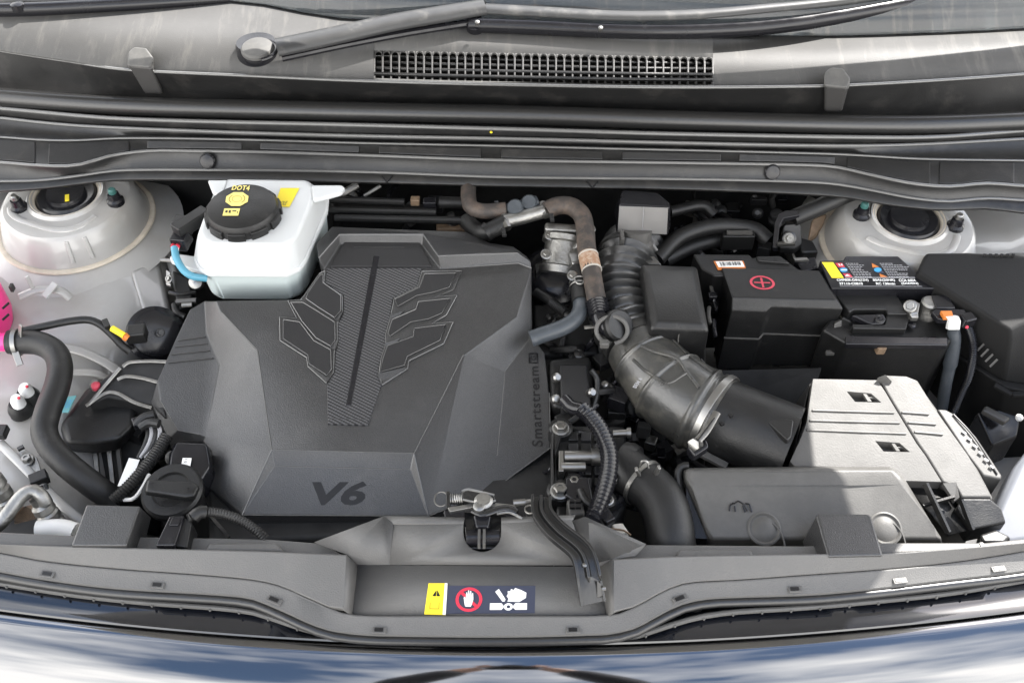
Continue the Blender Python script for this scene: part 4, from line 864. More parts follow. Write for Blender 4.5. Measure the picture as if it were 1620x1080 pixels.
    b = MB(); b.slab(L((944, 917, .010), (954, 925, .004), (954, 942, -.006), (944, 946, -.008)), .004); part('finger_tab', b, M['darksteel'], l, bev=.001)
    b = MB(); b.lathe(P(953, 931, .003), [(.0022, 0), (.0022, .004)], (1, 0, .2), 8); part('worn_edge', b, M['steel'], l)
    b = MB(); b.tube([P(838, 805, .012)+Vec((.0055*math.cos(a*.65), .0055*math.sin(a*.65), 0)) for a in range(10)], .0011, 6, .002); part('cable_eye', b, M['steel'], l)
latch()

# ================================================================== centre right: engine parts and hoses
def engine_block():
    e = thing('engine_block', 'dark engine block with bolts and ribbed casing right of the engine cover', 'engine', P(920, 700, -.2))
    b = MB(); b.slab(L((500, 420, -.075), (880, 430, -.075), (880, 560, -.08), (900, 840, -.085), (330, 860, -.10), (300, 560, -.08)), .3); part('block_casting', b, M['deep'], e, bev=.01)
    b = MB(); b.slab(L((868, 565, -.04), (935, 560, -.05), (940, 625, -.05), (905, 650, -.05), (872, 640, -.045)), .08); part('coil_cover', b, M['black'], e, bev=.008)
    b = MB(); b.slab(L((885, 575, -.035), (930, 575, -.040), (935, 640, -.040), (888, 645, -.038)), .03); part('rail_cover', b, M['cover_inset'], e, bev=.004)
    b = MB(); b.slab(L((880, 670, -.050), (990, 672, -.060), (992, 800, -.060), (960, 846, -.060), (880, 830, -.050)), .14); part('timing_case', b, M['black'], e, bev=.006)
    # ribbed intake runner block
    for i in range(5):
        for j in range(3):
            x0 = 898+j*21; y0 = 682+i*18
            b = MB(); b.slab(L((x0, y0, -.048), (x0+17, y0, -.048), (x0+17, y0+14, -.049), (x0, y0+14, -.049)), .010); part('ribbed_cell', b, M['cover_inset'] if (i+j) % 2 else M['black'], e, bev=.002)
    b = MB(); b.slab(L((872, 672, -.036), (884, 668, -.036), (888, 690, -.036), (880, 720, -.036), (884, 790, -.036), (870, 790, -.036)), .03); part('flange', b, M['black'], e, bev=.004)
    for x, y, r in ((887, 677, .0078), (886, 776, .0085), (908, 762, .0062), (960, 790, .0060), (966, 755, .006)):
        b = MB(); b.lathe(P(x, y+2, -.045), [(r*2.0, -.02), (r*2.0, .004), (r*1.6, .007)], n=20); bo = part('bolt_boss', b, M['black'], e); bolt(bo, P(x, y, -.036), r)
    b = MB(); b.lathe(P(893, 722, -.034), [(.008, 0), (.008, .034), (.011, .034), (.011, .046)], (1, 0, 0), 16); part('sensor_bolt', b, M['steel'], e)
    b = MB(); b.lathe(P(888, 738, -.034), [(.006, 0), (.006, .03)], (1, 0, 0), 14); part('sensor_pin', b, M['steel'], e)
    b = MB(); b.slab(L((884, 712, -.030), (892, 712, -.030), (892, 745, -.030), (884, 745, -.030)), .006); part('bracket_plate', b, M['steel'], e, bev=.001)
    for y in (725, 740, 686):
        b = MB(); b.lathe(P(970, y, -.046), [(.005, 0), (.005, .018), (.007, .018), (.007, .023)], (1, 0, .1), 12); part('side_bolt', b, M['steel'], e)
    b = MB(); b.slab(L((895, 752, -.030), (932, 752, -.030), (940, 792, -.032), (915, 798, -.032), (893, 782, -.030)), .02); part('water_pump_cover', b, M['gloss'], e, bev=.004)
    b = MB(); b.tube(L((918, 775, -.026), (925, 790, -.026), (938, 800, -.028)), .005, 10); part('pump_rib', b, M['black'], e)
    b = MB(); b.slab(L((896, 788, -.028), (922, 788, -.028), (926, 812, -.028), (900, 816, -.028)), .03); part('grey_plug', b, M['dusty'], e, bev=.004)
    for k in range(4):
        b = MB(); b.box(P(905+(k % 2)*10, 792+(k//2)*9, -.026), .006, .005, .004); part('plug_cell', b, M['blackprint'], e)
    b = MB(); b.bar(P(940, 790, -.030), P(966, 826, -.032), .014, .01); part('injector_plug', b, M['gloss'], e, bev=.002)
    for x, y in ((880, 598), (878, 632), (900, 645), (935, 622)):
        b = MB(); b.lathe(P(x-2, y, -.025), [(.006, 0), (.006, .010), (.004, .012)], (.3, -.5, .8), 12); part('injector_end', b, M['steel'], e)
    b = MB(); b.tube(L((935, 585, -.03), (945, 600, -.04), (944, 625, -.05), (938, 645, -.06)), .004, 8); part('fuel_pipe', b, M['black'], e)
    b = MB(); b.tube(L((880, 680, -.05), (905, 665, -.045), (920, 655, -.04)), .004, 8); part('fuel_pipe', b, M['black'], e)
    b = MB(); b.slab(L((940, 560, -.09), (955, 545, -.09), (948, 590, -.1), (938, 590, -.1)), .004); part('heat_shield', b, M['brownmetal'], e)
    rnd = random.Random(3)
    for (x0, x1, y0, y1, z0, z1, n) in ((870, 1000, 560, 830, -.10, -.06, 46), (985, 1110, 640, 745, -.20, -.12, 22), (845, 960, 470, 570, -.09, -.05, 16), (1055, 1240, 312, 400, -.10, -.05, 26), (520, 760, 305, 362, -.06, -.02, 16), (1130, 1300, 560, 650, -.2, -.14, 10), (200, 320, 640, 760, -.16, -.11, 16)):
        for i in range(n):
            x = rnd.uniform(x0, x1); y = rnd.uniform(y0, y1); z = rnd.uniform(z0, z1); k = rnd.random(); b = MB()
            if k < .4:
                b.box(P(x, y, z), rnd.uniform(.008, .03), rnd.uniform(.008, .026), rnd.uniform(.008, .03), rz=rnd.uniform(-.6, .6)); nm = 'casting_boss'; bv = .0015
            elif k < .62:
                r0 = rnd.uniform(.004, .010); b.lathe(P(x, y, z), [(r0*1.4, 0), (r0*1.4, .006), (r0, .008), (r0, .018), (r0*.6, .020)], (rnd.uniform(-.4, .4), rnd.uniform(-.8, 0), .8), 12); nm = 'casting_stub'; bv = 0
            else:
                dx = rnd.uniform(-70, 70); dy = rnd.uniform(-50, 50); b.tube(L((x, y, z), (x+dx*.5+rnd.uniform(-12, 12), y+dy*.5, z+.015), (x+dx, y+dy, z-.01)), rnd.uniform(.0025, .006), 8, .008); nm = 'engine_wire'; bv = 0
            part(nm, b, M[rnd.choice(('black', 'gloss', 'black', 'gloss', 'cover_inset', 'dusty', 'darksteel', 'alu') if k < .62 else ('gloss', 'black', 'rubber', 'cover_inset'))], e, bev=bv, seg=1)
    # rear of the engine, under the cowl
    b = MB(); b.slab(L((520, 318, -.01), (680, 322, -.01), (690, 345, -.01), (540, 345, -.01)), .05); part('rear_manifold', b, M['black'], e, bev=.004)
    for y, x0, x1 in ((316, 520, 640), (332, 520, 690), (345, 530, 730)):
        b = MB(); b.tube(L((x0, y, .0), ((x0+x1)/2, y+2, .0), (x1, y+4, .0)), .006, 10); part('rear_rail', b, M['black'], e)
    b = MB(); b.tube(L((695, 320, .004), (740, 321, .004)), .009, 14); part('rail_sleeve', b, M['rubber'], e)
    b = MB(); b.box(P(657, 318, .006), .014, .012, .012); part('yellow_plug', b, M['brownmetal'], e, bev=.002)
    b = MB(); b.box(P(680, 322, .006), .02, .014, .014); part('rear_plug', b, M['gloss'], e, bev=.002)
    b = MB(); b.slab(L((690, 350, -.02), (740, 352, -.02), (738, 362, -.02), (690, 362, -.02)), .03); part('brown_flange', b, M['brownmetal'], e, bev=.003)
    for x, y in ((552, 300), (588, 302)):
        b = MB(); b.tube(L((x-12, y+8, .0), (x+14, y-8, .01)), .006 if x < 560 else .003, 10); part('silver_pipe', b, M['alu'], e)
    # throttle housing
    t = thing('throttle_body', 'cast silver throttle body on a black ribbed housing beside the brown hose', 'throttle', P(885, 420, -.06))
    c0 = P(892, 400, -.015)
    b = MB(); b.lathe(c0, [(.034, -.035), (.036, -.025), (.030, -.022), (.030, .012), (.035, .014), (.035, .022), (.024, .024)], (.15, .75, .55), 30); part('throttle_casting', b, M['alu'], t)
    b = MB(); b.box(P(888, 366, .012), .05, .016, .02, rz=-.1); part('motor_case', b, M['alu'], t, bev=.004)
    b = MB(); b.box(P(908, 405, -.003), .02, .05, .02, rz=.2); part('side_cover', b, M['steel'], t, bev=.004)
    for x, y in ((934, 362), (870, 372), (864, 402), (906, 436)): bolt(t, P(x, y, .014), .0055, (.1, -.3, .9))
    b = MB(); b.lathe(P(880, 440, -.055), [(.045, -.02), (.052, .0), (.052, .012), (.044, .022), (.03, .03)], (-.05, -.2, .97), 36); hs = part('ribbed_housing', b, M['gloss'], t)
    b = MB(); b.slab(L((845, 418, -.018), (862, 410, -.018), (895, 414, -.018), (915, 432, -.018), (912, 440, -.020), (890, 424, -.020), (862, 420, -.020), (848, 432, -.020)), .02); part('flange', b, M['black'], t, bev=.002)
    for k in range(5):
        b = MB(); b.bar(P(858+k*12, 414+abs(k-1.5)*3, -.015), P(862+k*11, 424+abs(k-1.5)*3, -.018), .002, .004); part('flange_rib', b, M['dusty'], t)
    b = MB(); b.tube(L((848, 462, -.03), (868, 474, -.028), (888, 490, -.028), (900, 500, -.03)), .007, 12); part('vacuum_pipe', b, M['black'], t)
    b = MB(); b.corr(L((872, 478, -.024), (895, 494, -.024)), .0075, .003, .15, 12); part('braided_sleeve', b, M['rubber'], t)
    b = MB(); b.slab(L((842, 480, -.06), (930, 470, -.06), (950, 560, -.07), (848, 560, -.07)), .08); part('lower_casting', b, M['deep'], t, bev=.006)
engine_block()

def hoses():
    h = thing('heater_hose', 'brownish black heater hose with an orange ring arching over to the ribbed duct', 'hose', P(930, 420, -.02))
    b = MB(); b.tube(L((864, 334, .030), (880, 326, .034), (902, 326, .036), (920, 340, .036), (926, 365, .030), (928, 392, .026), (935, 425, .022), (941, 460, .016), (947, 492, .008)), .0135, 20, .005); part('hose_wall', b, M['brown'], h)
    b = MB(); b.tube(L((930, 403, .025), (936, 428, .021)), .0142, 20, .004); rg = part('label_band', b, mat('faded_orange_label', (.26, .15, .09), .6, dust=(160, .9, .45, (.45, .40, .33))), h)
    for y0 in (404, 427):
        b = MB(); b.tube([P(930.5+(y0-404)*.24, y0, .025-(y0-404)*.00016), P(931+(y0-404)*.24, y0+2, .0247-(y0-404)*.00016)], .0146, 20, .0006); part('band_edge', b, M['offgrey'], rg)
    b = MB(); b.corr(L((944, 478, .012), (949, 500, .006)), .0160, .0045, .15, 18); part('quick_connector', b, M['gloss'], h)
    b = MB(); b.tube(L((948, 496, .008), (952, 510, .004), (962, 520, .002), (974, 520, .0)), .012, 16); part('elbow', b, M['gloss'], h)
    b = MB(); b.lathe(P(972, 516, .0), [(.014, -.002), (.022, 0), (.022, .012), (.019, .016)], (.45, -.5, .75), 26); part('port_collar', b, M['black'], h)
    b = MB(); b.tube([P(968, 522, .008)+Vec((.021*math.cos(a*.35), .017*math.sin(a*.35)*.8, .012*math.sin(a*.35))) for a in range(-4, 14)], .0030, 10, .003); part('ring_clamp', b, M['dusty'], h)
    b = MB(); b.box(P(956, 544, .0), .012, .010, .010); part('clamp_ear', b, M['dusty'], h, bev=.002)
    # silver junction
    j = thing('hose_junction', 'silver metal hose junction with two humps under the cowl edge', 'junction', P(825, 335, .01))
    b = MB(); b.tube(L((795, 351, .024), (825, 344, .027), (860, 334, .030)), .0105, 16); part('metal_pipe', b, M['alu'], j)
    for x, y in ((816, 331), (838, 324)):
        b = MB(); b.lathe(P(x, y, .030), [(.0125, 0), (.0125, .012), (.010, .016)], (-.1, -.55, .8), 22); part('metal_hump', b, M['pipeblue'], j)
    b = MB(); b.tube(L((803, 333, .03), (850, 320, .033)), .010, 14); part('metal_pipe', b, M['pipeblue'], j)
    for pts in (((793, 330, .03), (799, 345, .026)), ((797, 347, .03), (803, 362, .026)), ((858, 322, .034), (864, 342, .03))):
        b = MB(); b.tube(L(*pts), .0065, 8); part('spring_clip', b, M['steel'], j)
    for x, y in ((785, 325), (796, 368), (872, 345)):
        b = MB(); b.bar(P(x, y-6, .034), P(x+2, y+6, .032), .006, .003); part('clip_ear', b, M['darksteel'], j)
    k = thing('bypass_hose', 'dusty black hose bent down from the cowl to the silver junction', 'hose', P(750, 330, .0))
    b = MB(); b.tube(L((742, 286, .030), (741, 310, .03), (746, 328, .03), (766, 334, .03), (800, 332, .03)), .0115, 18); part('hose_wall', b, M['brown'], k)
    k = thing('short_hose', 'short black hose stub below the silver junction beside the engine cover', 'hose', P(775, 365, .0))
    b = MB(); b.tube(L((738, 350, -.004), (756, 366, .008), (772, 366, .018), (800, 352, .024)), .0125, 18); part('hose_wall', b, M['rubber'], k)
    b = MB(); b.lathe(P(766, 369, .016), [(.014, 0), (.014, .008)], (1, .6, .3), 18); part('hose_end', b, M['black'], k)
    # blue grey pipe
    p = thing('bypass_pipe', 'blue grey metal pipe curving from a clamp to behind the engine cover', 'pipe', P(890, 515, -.03))
    b = MB(); b.tube(L((840, 536, -.012), (862, 528, -.008), (888, 519, -.004), (908, 507, .0), (918, 492, .002), (919, 470, .002), (917, 455, .002)), .0112, 18, .005); part('pipe_wall', b, M['pipeblue'], p)
    b = MB(); b.tube(L((919, 478, .003), (917, 448, .003), (914, 430, -.005)), .0128, 18); part('rubber_end', b, M['rubber'], p)
    for y in (450, 457):
        b = MB(); b.tube([P(917, y, .003)+Vec((.0142*math.cos(R(a)), .002, .0142*math.sin(R(a)))) for a in range(0, 361, 24)], .0012, 6, .003); part('wire_clamp', b, M['steel'], p)
    b = MB(); b.tube(L((908, 440, .018), (913, 448, .018), (922, 448, .018), (926, 438, .018)), .0012, 6, .003); part('clamp_ear', b, M['steel'], p)
    b = MB(); b.tube(L((924, 518, -.01), (942, 516, -.01)), .003, 8); o = part('steel_pin', b, M['steel']); tag(o, 'short bright steel pin right of the blue grey pipe bend', 'pin')
    # corrugated loom
    w = thing('corrugated_loom', 'black corrugated wiring sleeve curving down right of the engine cover', 'wiring loom', P(950, 730, -.04))
    b = MB(); b.corr(L((922, 648, -.010), (936, 661, -.008), (952, 684, -.006), (963, 715, -.006), (963, 745, -.006), (955, 778, -.006), (945, 806, -.008), (932, 832, -.012)), .0112, .0056, .26, 18); part('sleeve', b, M['gloss'], w)
    b = MB(); b.tube(L((893, 632, -.016), (905, 644, -.014), (916, 646, -.012), (926, 652, -.01)), .0085, 14); part('taped_end', b, M['gloss'], w)
    b = MB(); b.tube(L((925, 645, .0), (933, 651, -.002), (946, 640, 0)), .0022, 8); part('cable_tie', b, M['gloss'], w)
    # radiator hose
    r = thing('radiator_hose', 'fat black radiator hose with a silver spring clamp left of the resonator box', 'hose', P(1040, 810, -.08))
    b = MB(); b.tube(L((985, 738, -.055), (1004, 754, -.05), (1026, 770, -.048), (1044, 790, -.048), (1056, 820, -.052), (1062, 865, -.065), (1064, 900, -.10)), .030, 28, .006); part('hose_wall', b, M['rubber'], r)
    path = L((1014, 761, -.049), (1019, 765, -.0485)); b = MB(); b.tube(path, .0318, 28, .002); cl = part('spring_clamp', b, M['alu'], r)
    b = MB(); b.bar(P(1012, 751, -.018), P(1006, 741, -.005), .006, .004); b.bar(P(1036, 752, -.022), P(1043, 738, -.005), .006, .004); part('clamp_ear', b, M['alu'], cl, bev=.001)
    b = MB(); b.tube(L((1012, 738, -.01), (1016, 729, -.002), (1024, 730, -.002), (1026, 740, -.01)), .0015, 8, .003); part('wire_loop', b, M['steel'], r)
    b = MB(); b.lathe(P(980, 733, -.058), [(.030, 0), (.032, .01), (.030, .02)], (1, -.6, .1), 24); part('hose_neck', b, M['black'], r)
    for k, (pts, rr) in enumerate(((((930, 690, -.16), (1000, 660, -.17), (1050, 700, -.18)), .012), (((960, 600, -.14), (990, 640, -.16), (1000, 700, -.18)), .010), (((985, 690, -.2), (1060, 720, -.2), (1100, 800, -.2)), .014), (((1020, 650, -.16), (1100, 690, -.17), (1180, 700, -.17)), .016))):
        b = MB(); b.tube(L(*pts), rr, 10); o = part('deep_hose', b, M['deep']); tag(o, ('short dark hose deep in shadow left of the intake duct', 'thin dark hose dropping deep between engine and intake duct', 'dark hose deep in shadow above the radiator hose', 'thick dark hose passing deep below the intake duct')[k], 'hose')
    b = MB(); b.slab(L((960, 640, -.2), (1120, 700, -.2), (1100, 860, -.2), (960, 860, -.2)), .2); o = part('gearbox', b, M['deep'], bev=.01); tag(o, 'dark gearbox casing in shadow below the intake duct', 'gearbox')
    b = MB(); b.slab(L((968, 828, -.03), (985, 826, -.03), (996, 842, -.03), (975, 846, -.03)), .01); o = part('cable_clip', b, M['offgrey'], bev=.002); tag(o, 'small pale clip behind the right wing of the front panel', 'clip')
    b = MB(); b.tube(L((960, 836, -.028), (985, 838, -.026), (998, 846, -.026)), .0012, 8); part('clip_edge', b, M['brownmetal'], o)
hoses()

# ================================================================== right side of the bay
def intake():
    t = thing('intake_duct', 'ribbed black rubber intake duct bending down to the airbox with a silver clamp', 'intake duct', P(1060, 600, -.1))
    # bellows
    path = spline(L((1006, 392, -.060), (993, 415, -.045), (985, 445, -.040), (984, 480, -.040), (992, 515, -.040), (1008, 548, -.042)), .0015); n = len(path)
    b = MB(); b.tube(path, .05, 30, .0012, lambda u, i: .0445+.0075*(1-abs(math.sin(u*math.pi*14))**.9*1.6) if .03 < u < .93 else .046); part('bellows', b, M['bellowdark'], t, smooth=80)
    pts = L((1008, 548, -.042), (1030, 580, -.044), (1062, 616, -.046), (1098, 642, -.048), (1134, 661, -.050))
    def rr(u, i):
        r = .045+.0105*min(1, u*1.6)
        for c, w, h in ((.18, .018, .0028), (.50, .020, .004), (.84, .03, .004), (.93, .03, .003)):
            if abs(u-c) < w: r += h*math.cos((u-c)/w*math.pi/2)
        return r
    b = MB(); b.tube(pts, .05, 40, .0012, rr); part('duct_elbow', b, M['bellow'], t, smooth=80)
    # raised moulded ribs along the elbow
    sp = spline(pts, .004); fr = frames(sp)
    up_ = Vec((0, 0, 1))
    def onsurf(u, phi, lift=.0005):
        i = int(u*(len(sp)-1)); tt = fr[i][0]; sd = tt.cross(up_).normalized(); uu = sd.cross(tt)
        return sp[i] + (sd*math.sin(R(phi))+uu*math.cos(R(phi)))*(rr(u, i)+lift)
    for rib in (((.20, -38), (.30, -36), (.48, -30)), ((.52, -30), (.66, -28), (.80, -26)), ((.22, 20), (.34, 10), (.50, -4), (.66, 2), (.80, 12)), ((.26, 44), (.40, 40), (.50, 36)), ((.50, 36), (.62, 30), (.66, 2)), ((.50, -70), (.66, -68), (.82, -66))):
        b = MB(); b.tube([onsurf(*q) for q in rib], .0022, 8, .004); part('moulded_rib', b, M['bellow'], t)
    # raised date letters
    dtext('moulded_letters', t, 'BEM 9', [P(1000, 613, .0065), P(1010, 598, .0065), P(1016, 600, .0055), P(1006, 615, .0055)], M['grey'], .0015, bold=.02)
    # clamp
    cp = L((1124, 655.5, -.050), (1134, 661, -.050)); b = MB(); b.tube(cp, .0600, 44, .004); cl = part('band_clamp', b, M['steel'], t, bev=.0008)
    b = MB(); b.slab(L((1086, 706, -.012), (1104, 690, .0), (1118, 694, .0), (1122, 706, -.002), (1098, 722, -.012)), .014); part('screw_housing', b, M['gloss'], cl, bev=.003)
    b = MB(); b.lathe(P(1098, 703, .004), [(.008, -.012), (.008, .002), (.005, .003)], (-.5, -.6, .5), 6); part('worm_screw', b, M['steel'], cl)
    b = MB(); b.tube(L((1104, 696, .006), (1118, 680, .008), (1134, 652, .012)), .005, 10, flat=.5); part('clamp_tail', b, M['steel'], cl)
    for k in range(9):
        b = MB(); f = k/8; c = P(1106+22*f, 694-30*f, .0095+.004*f); b.box(c, .0012, .007, .002, rz=R(-40)); part('thread_slot', b, M['blackprint'], cl)
    # smooth outlet
    o = thing('airbox_outlet', 'smooth black cylinder between the silver clamp and the sunlit airbox', 'duct', P(1200, 680, -.1))
    b = MB(); b.tube(L((1126, 657, -.050), (1160, 671, -.051), (1195, 685, -.052), (1250, 707, -.053)), .0545, 44, .01); part('cylinder', b, M['black'], o)
    b = MB(); b.slab(L((1218, 656, .0), (1256, 664, .003), (1252, 690, .004), (1246, 696, .004), (1216, 668, .0)), .010); part('corner_step', b, M['black'], o, bev=.002)
    b = MB(); b.bar(P(1182, 612, -.018), P(1232, 651, -.012), .004, .004); part('edge_rib', b, M['dusty'], o)
    b = MB(); b.bar(P(1108, 716, -.055), P(1150, 738, -.06), .010, .006); part('lower_flange', b, M['dusty'], o, bev=.001)
    for x, y in ((1156, 657), (1142, 670)):
        b = MB(); b.box(P(x, y, .006), .005, .005, .003, rz=.4); part('locating_pip', b, M['blackprint'], o)
    # box on the bellows
    r = thing('intake_resonator', 'black box shaped resonator sitting beside the ribbed intake bellows', 'resonator', P(1060, 490, -.06))
    b = MB()
    b.rings([L((1024, 430, .030), (1096, 430, .030), (1112, 512, .026), (1040, 508, .026)), L((1014, 418, .022), (1102, 421, .022), (1122, 524, .018), (1029, 521, .018)), L((1008, 442, -.012), (1108, 450, -.012), (1116, 556, -.028), (1021, 553, -.028)), L((1008, 450, -.050), (1108, 460, -.05), (1116, 580, -.06), (1021, 577, -.06))])
    part('box_shell', b, M['black'], r, bev=.0035, seg=3)
    b = MB(); b.bar(P(1074, 529, .0135), P(1071, 556, -.024), .001, .002); part('mould_line', b, M['dusty'], r)
    # module above the bellows
    m = thing('sensor_module', 'silver grey faced box module standing behind the intake bellows', 'module', P(1018, 350, -.02))
    b = MB(); b.rings([L((978, 324, .055), (1060, 328, .055), (1060, 320, .050), (1040, 304, .045), (985, 300, .045)), L((975, 371, -.002), (1057, 374, -.002), (1062, 355, -.002), (1045, 330, .0), (970, 330, .0))]); part('module_case', b, M['gloss'], m, bev=.004)
    b = MB(); b.slab(L((980, 326, .0555), (1057, 329, .0555), (1055, 370, .0035), (977, 367, .0035)), .001); part('face_plate', b, M['moduleface'], m, bev=.0004)
    b = MB(); b.bar(P(1018, 327.5, .0562), P(1016, 368.5, .0042), .0010, .0006); part('plate_seam', b, M['grey'], m)
    b = MB(); b.lathe(P(1005, 412, -.04), [(.026, 0), (.026, .03), (.022, .034), (.022, .05)], (0, .35, .94), 28); part('neck', b, M['dusty'], m)
    b = MB(); b.slab(L((1000, 405, -.006), (1035, 404, -.008), (1048, 418, -.01), (1002, 416, -.006)), .02); part('neck_flange', b, M['bellow'], m, bev=.003)
    b = MB(); b.box(P(983, 382, .0), .006, .02, .03); part('neck_clip', b, M['dusty'], m, bev=.001)
    # loose hoses behind
    for pts, rr2, lab in ((((1040, 410, -.03), (1075, 375, -.02), (1130, 358, -.02), (1190, 362, -.03), (1215, 380, -.04)), .012, 'dusty black hose arching behind the intake bellows towards the bracket'), (((1050, 412, -.05), (1090, 392, -.05), (1130, 380, -.05), (1160, 378, -.05)), .012, 'lower black hose running beneath the arching one behind the bellows'), (((1255, 345, .0), (1290, 330, .01), (1330, 312, .02), (1370, 296, .02)), .013, 'black pipe rising from the bracket to below the cowl edge'), (((1060, 335, -.02), (1110, 325, -.02), (1130, 340, -.03)), .009, 'faint black hose in shadow right of the silver grey module')):
        b = MB(); b.tube(L(*pts), rr2, 14); o2 = part('rear_hose', b, M['rubber']); tag(o2, lab, 'hose')
    b = MB(); b.box(P(1165, 375, -.04), .05, .03, .03); o2 = part('wiring_box', b, M['black'], bev=.003); tag(o2, 'small black wiring box behind the battery positive cover', 'wiring box')
    b = MB(); b.bar(P(1150, 368, -.02), P(1190, 368, -.02), .006, .004); part('box_lip', b, M['dusty'], o2)
    # bracket with bolt
    k = thing('strut_bracket', 'black bracket with a round bolt and pale upper edge left of the right strut tower', 'bracket', P(1245, 380, -.05))
    b = MB(); b.rings([L((1226, 352, .012), (1232, 338, .014), (1243, 333, .014), (1262, 333, .014), (1265, 340, .014), (1240, 345, .012), (1233, 356, .010), (1230, 392, -.03), (1222, 392, -.03)), L((1226, 358, .004), (1232, 344, .006), (1243, 339, .006), (1262, 339, .006), (1265, 346, .006), (1240, 351, .004), (1233, 362, .002), (1230, 398, -.038), (1222, 398, -.038))]); part('bracket_frame', b, M['gloss'], k, bev=.002)
    b = MB(); b.slab(L((1240, 354, -.004), (1268, 350, -.004), (1270, 385, -.03), (1258, 394, -.034), (1232, 392, -.034)), .012); part('bracket_plate', b, M['black'], k, bev=.004)
    b = MB(); b.lathe(P(1248, 377, -.016), [(.0105, -.004), (.0105, .003), (.008, .004)], (0, -.75, .65), 24); part('washer', b, M['darksteel'], k)
    bolt(k, P(1248, 377, -.013), .0055, (0, -.75, .65), 'alu')
    b = MB(); b.bar(P(1230, 386, -.02), P(1257, 386, -.02), .006, .004); part('pale_edge', b, M['alu'], k)
    b = MB(); b.slab(L((1285, 345, -.02), (1310, 335, -.02), (1304, 352, -.03), (1292, 372, -.04), (1278, 380, -.04)), .01); part('rusty_side', b, M['brownmetal'], k, bev=.004)
    b = MB(); b.slab(L((1258, 372, -.03), (1286, 380, -.04), (1296, 398, -.04), (1270, 400, -.04)), .03); part('bracket_foot', b, M['black'], k, bev=.004)
intake()

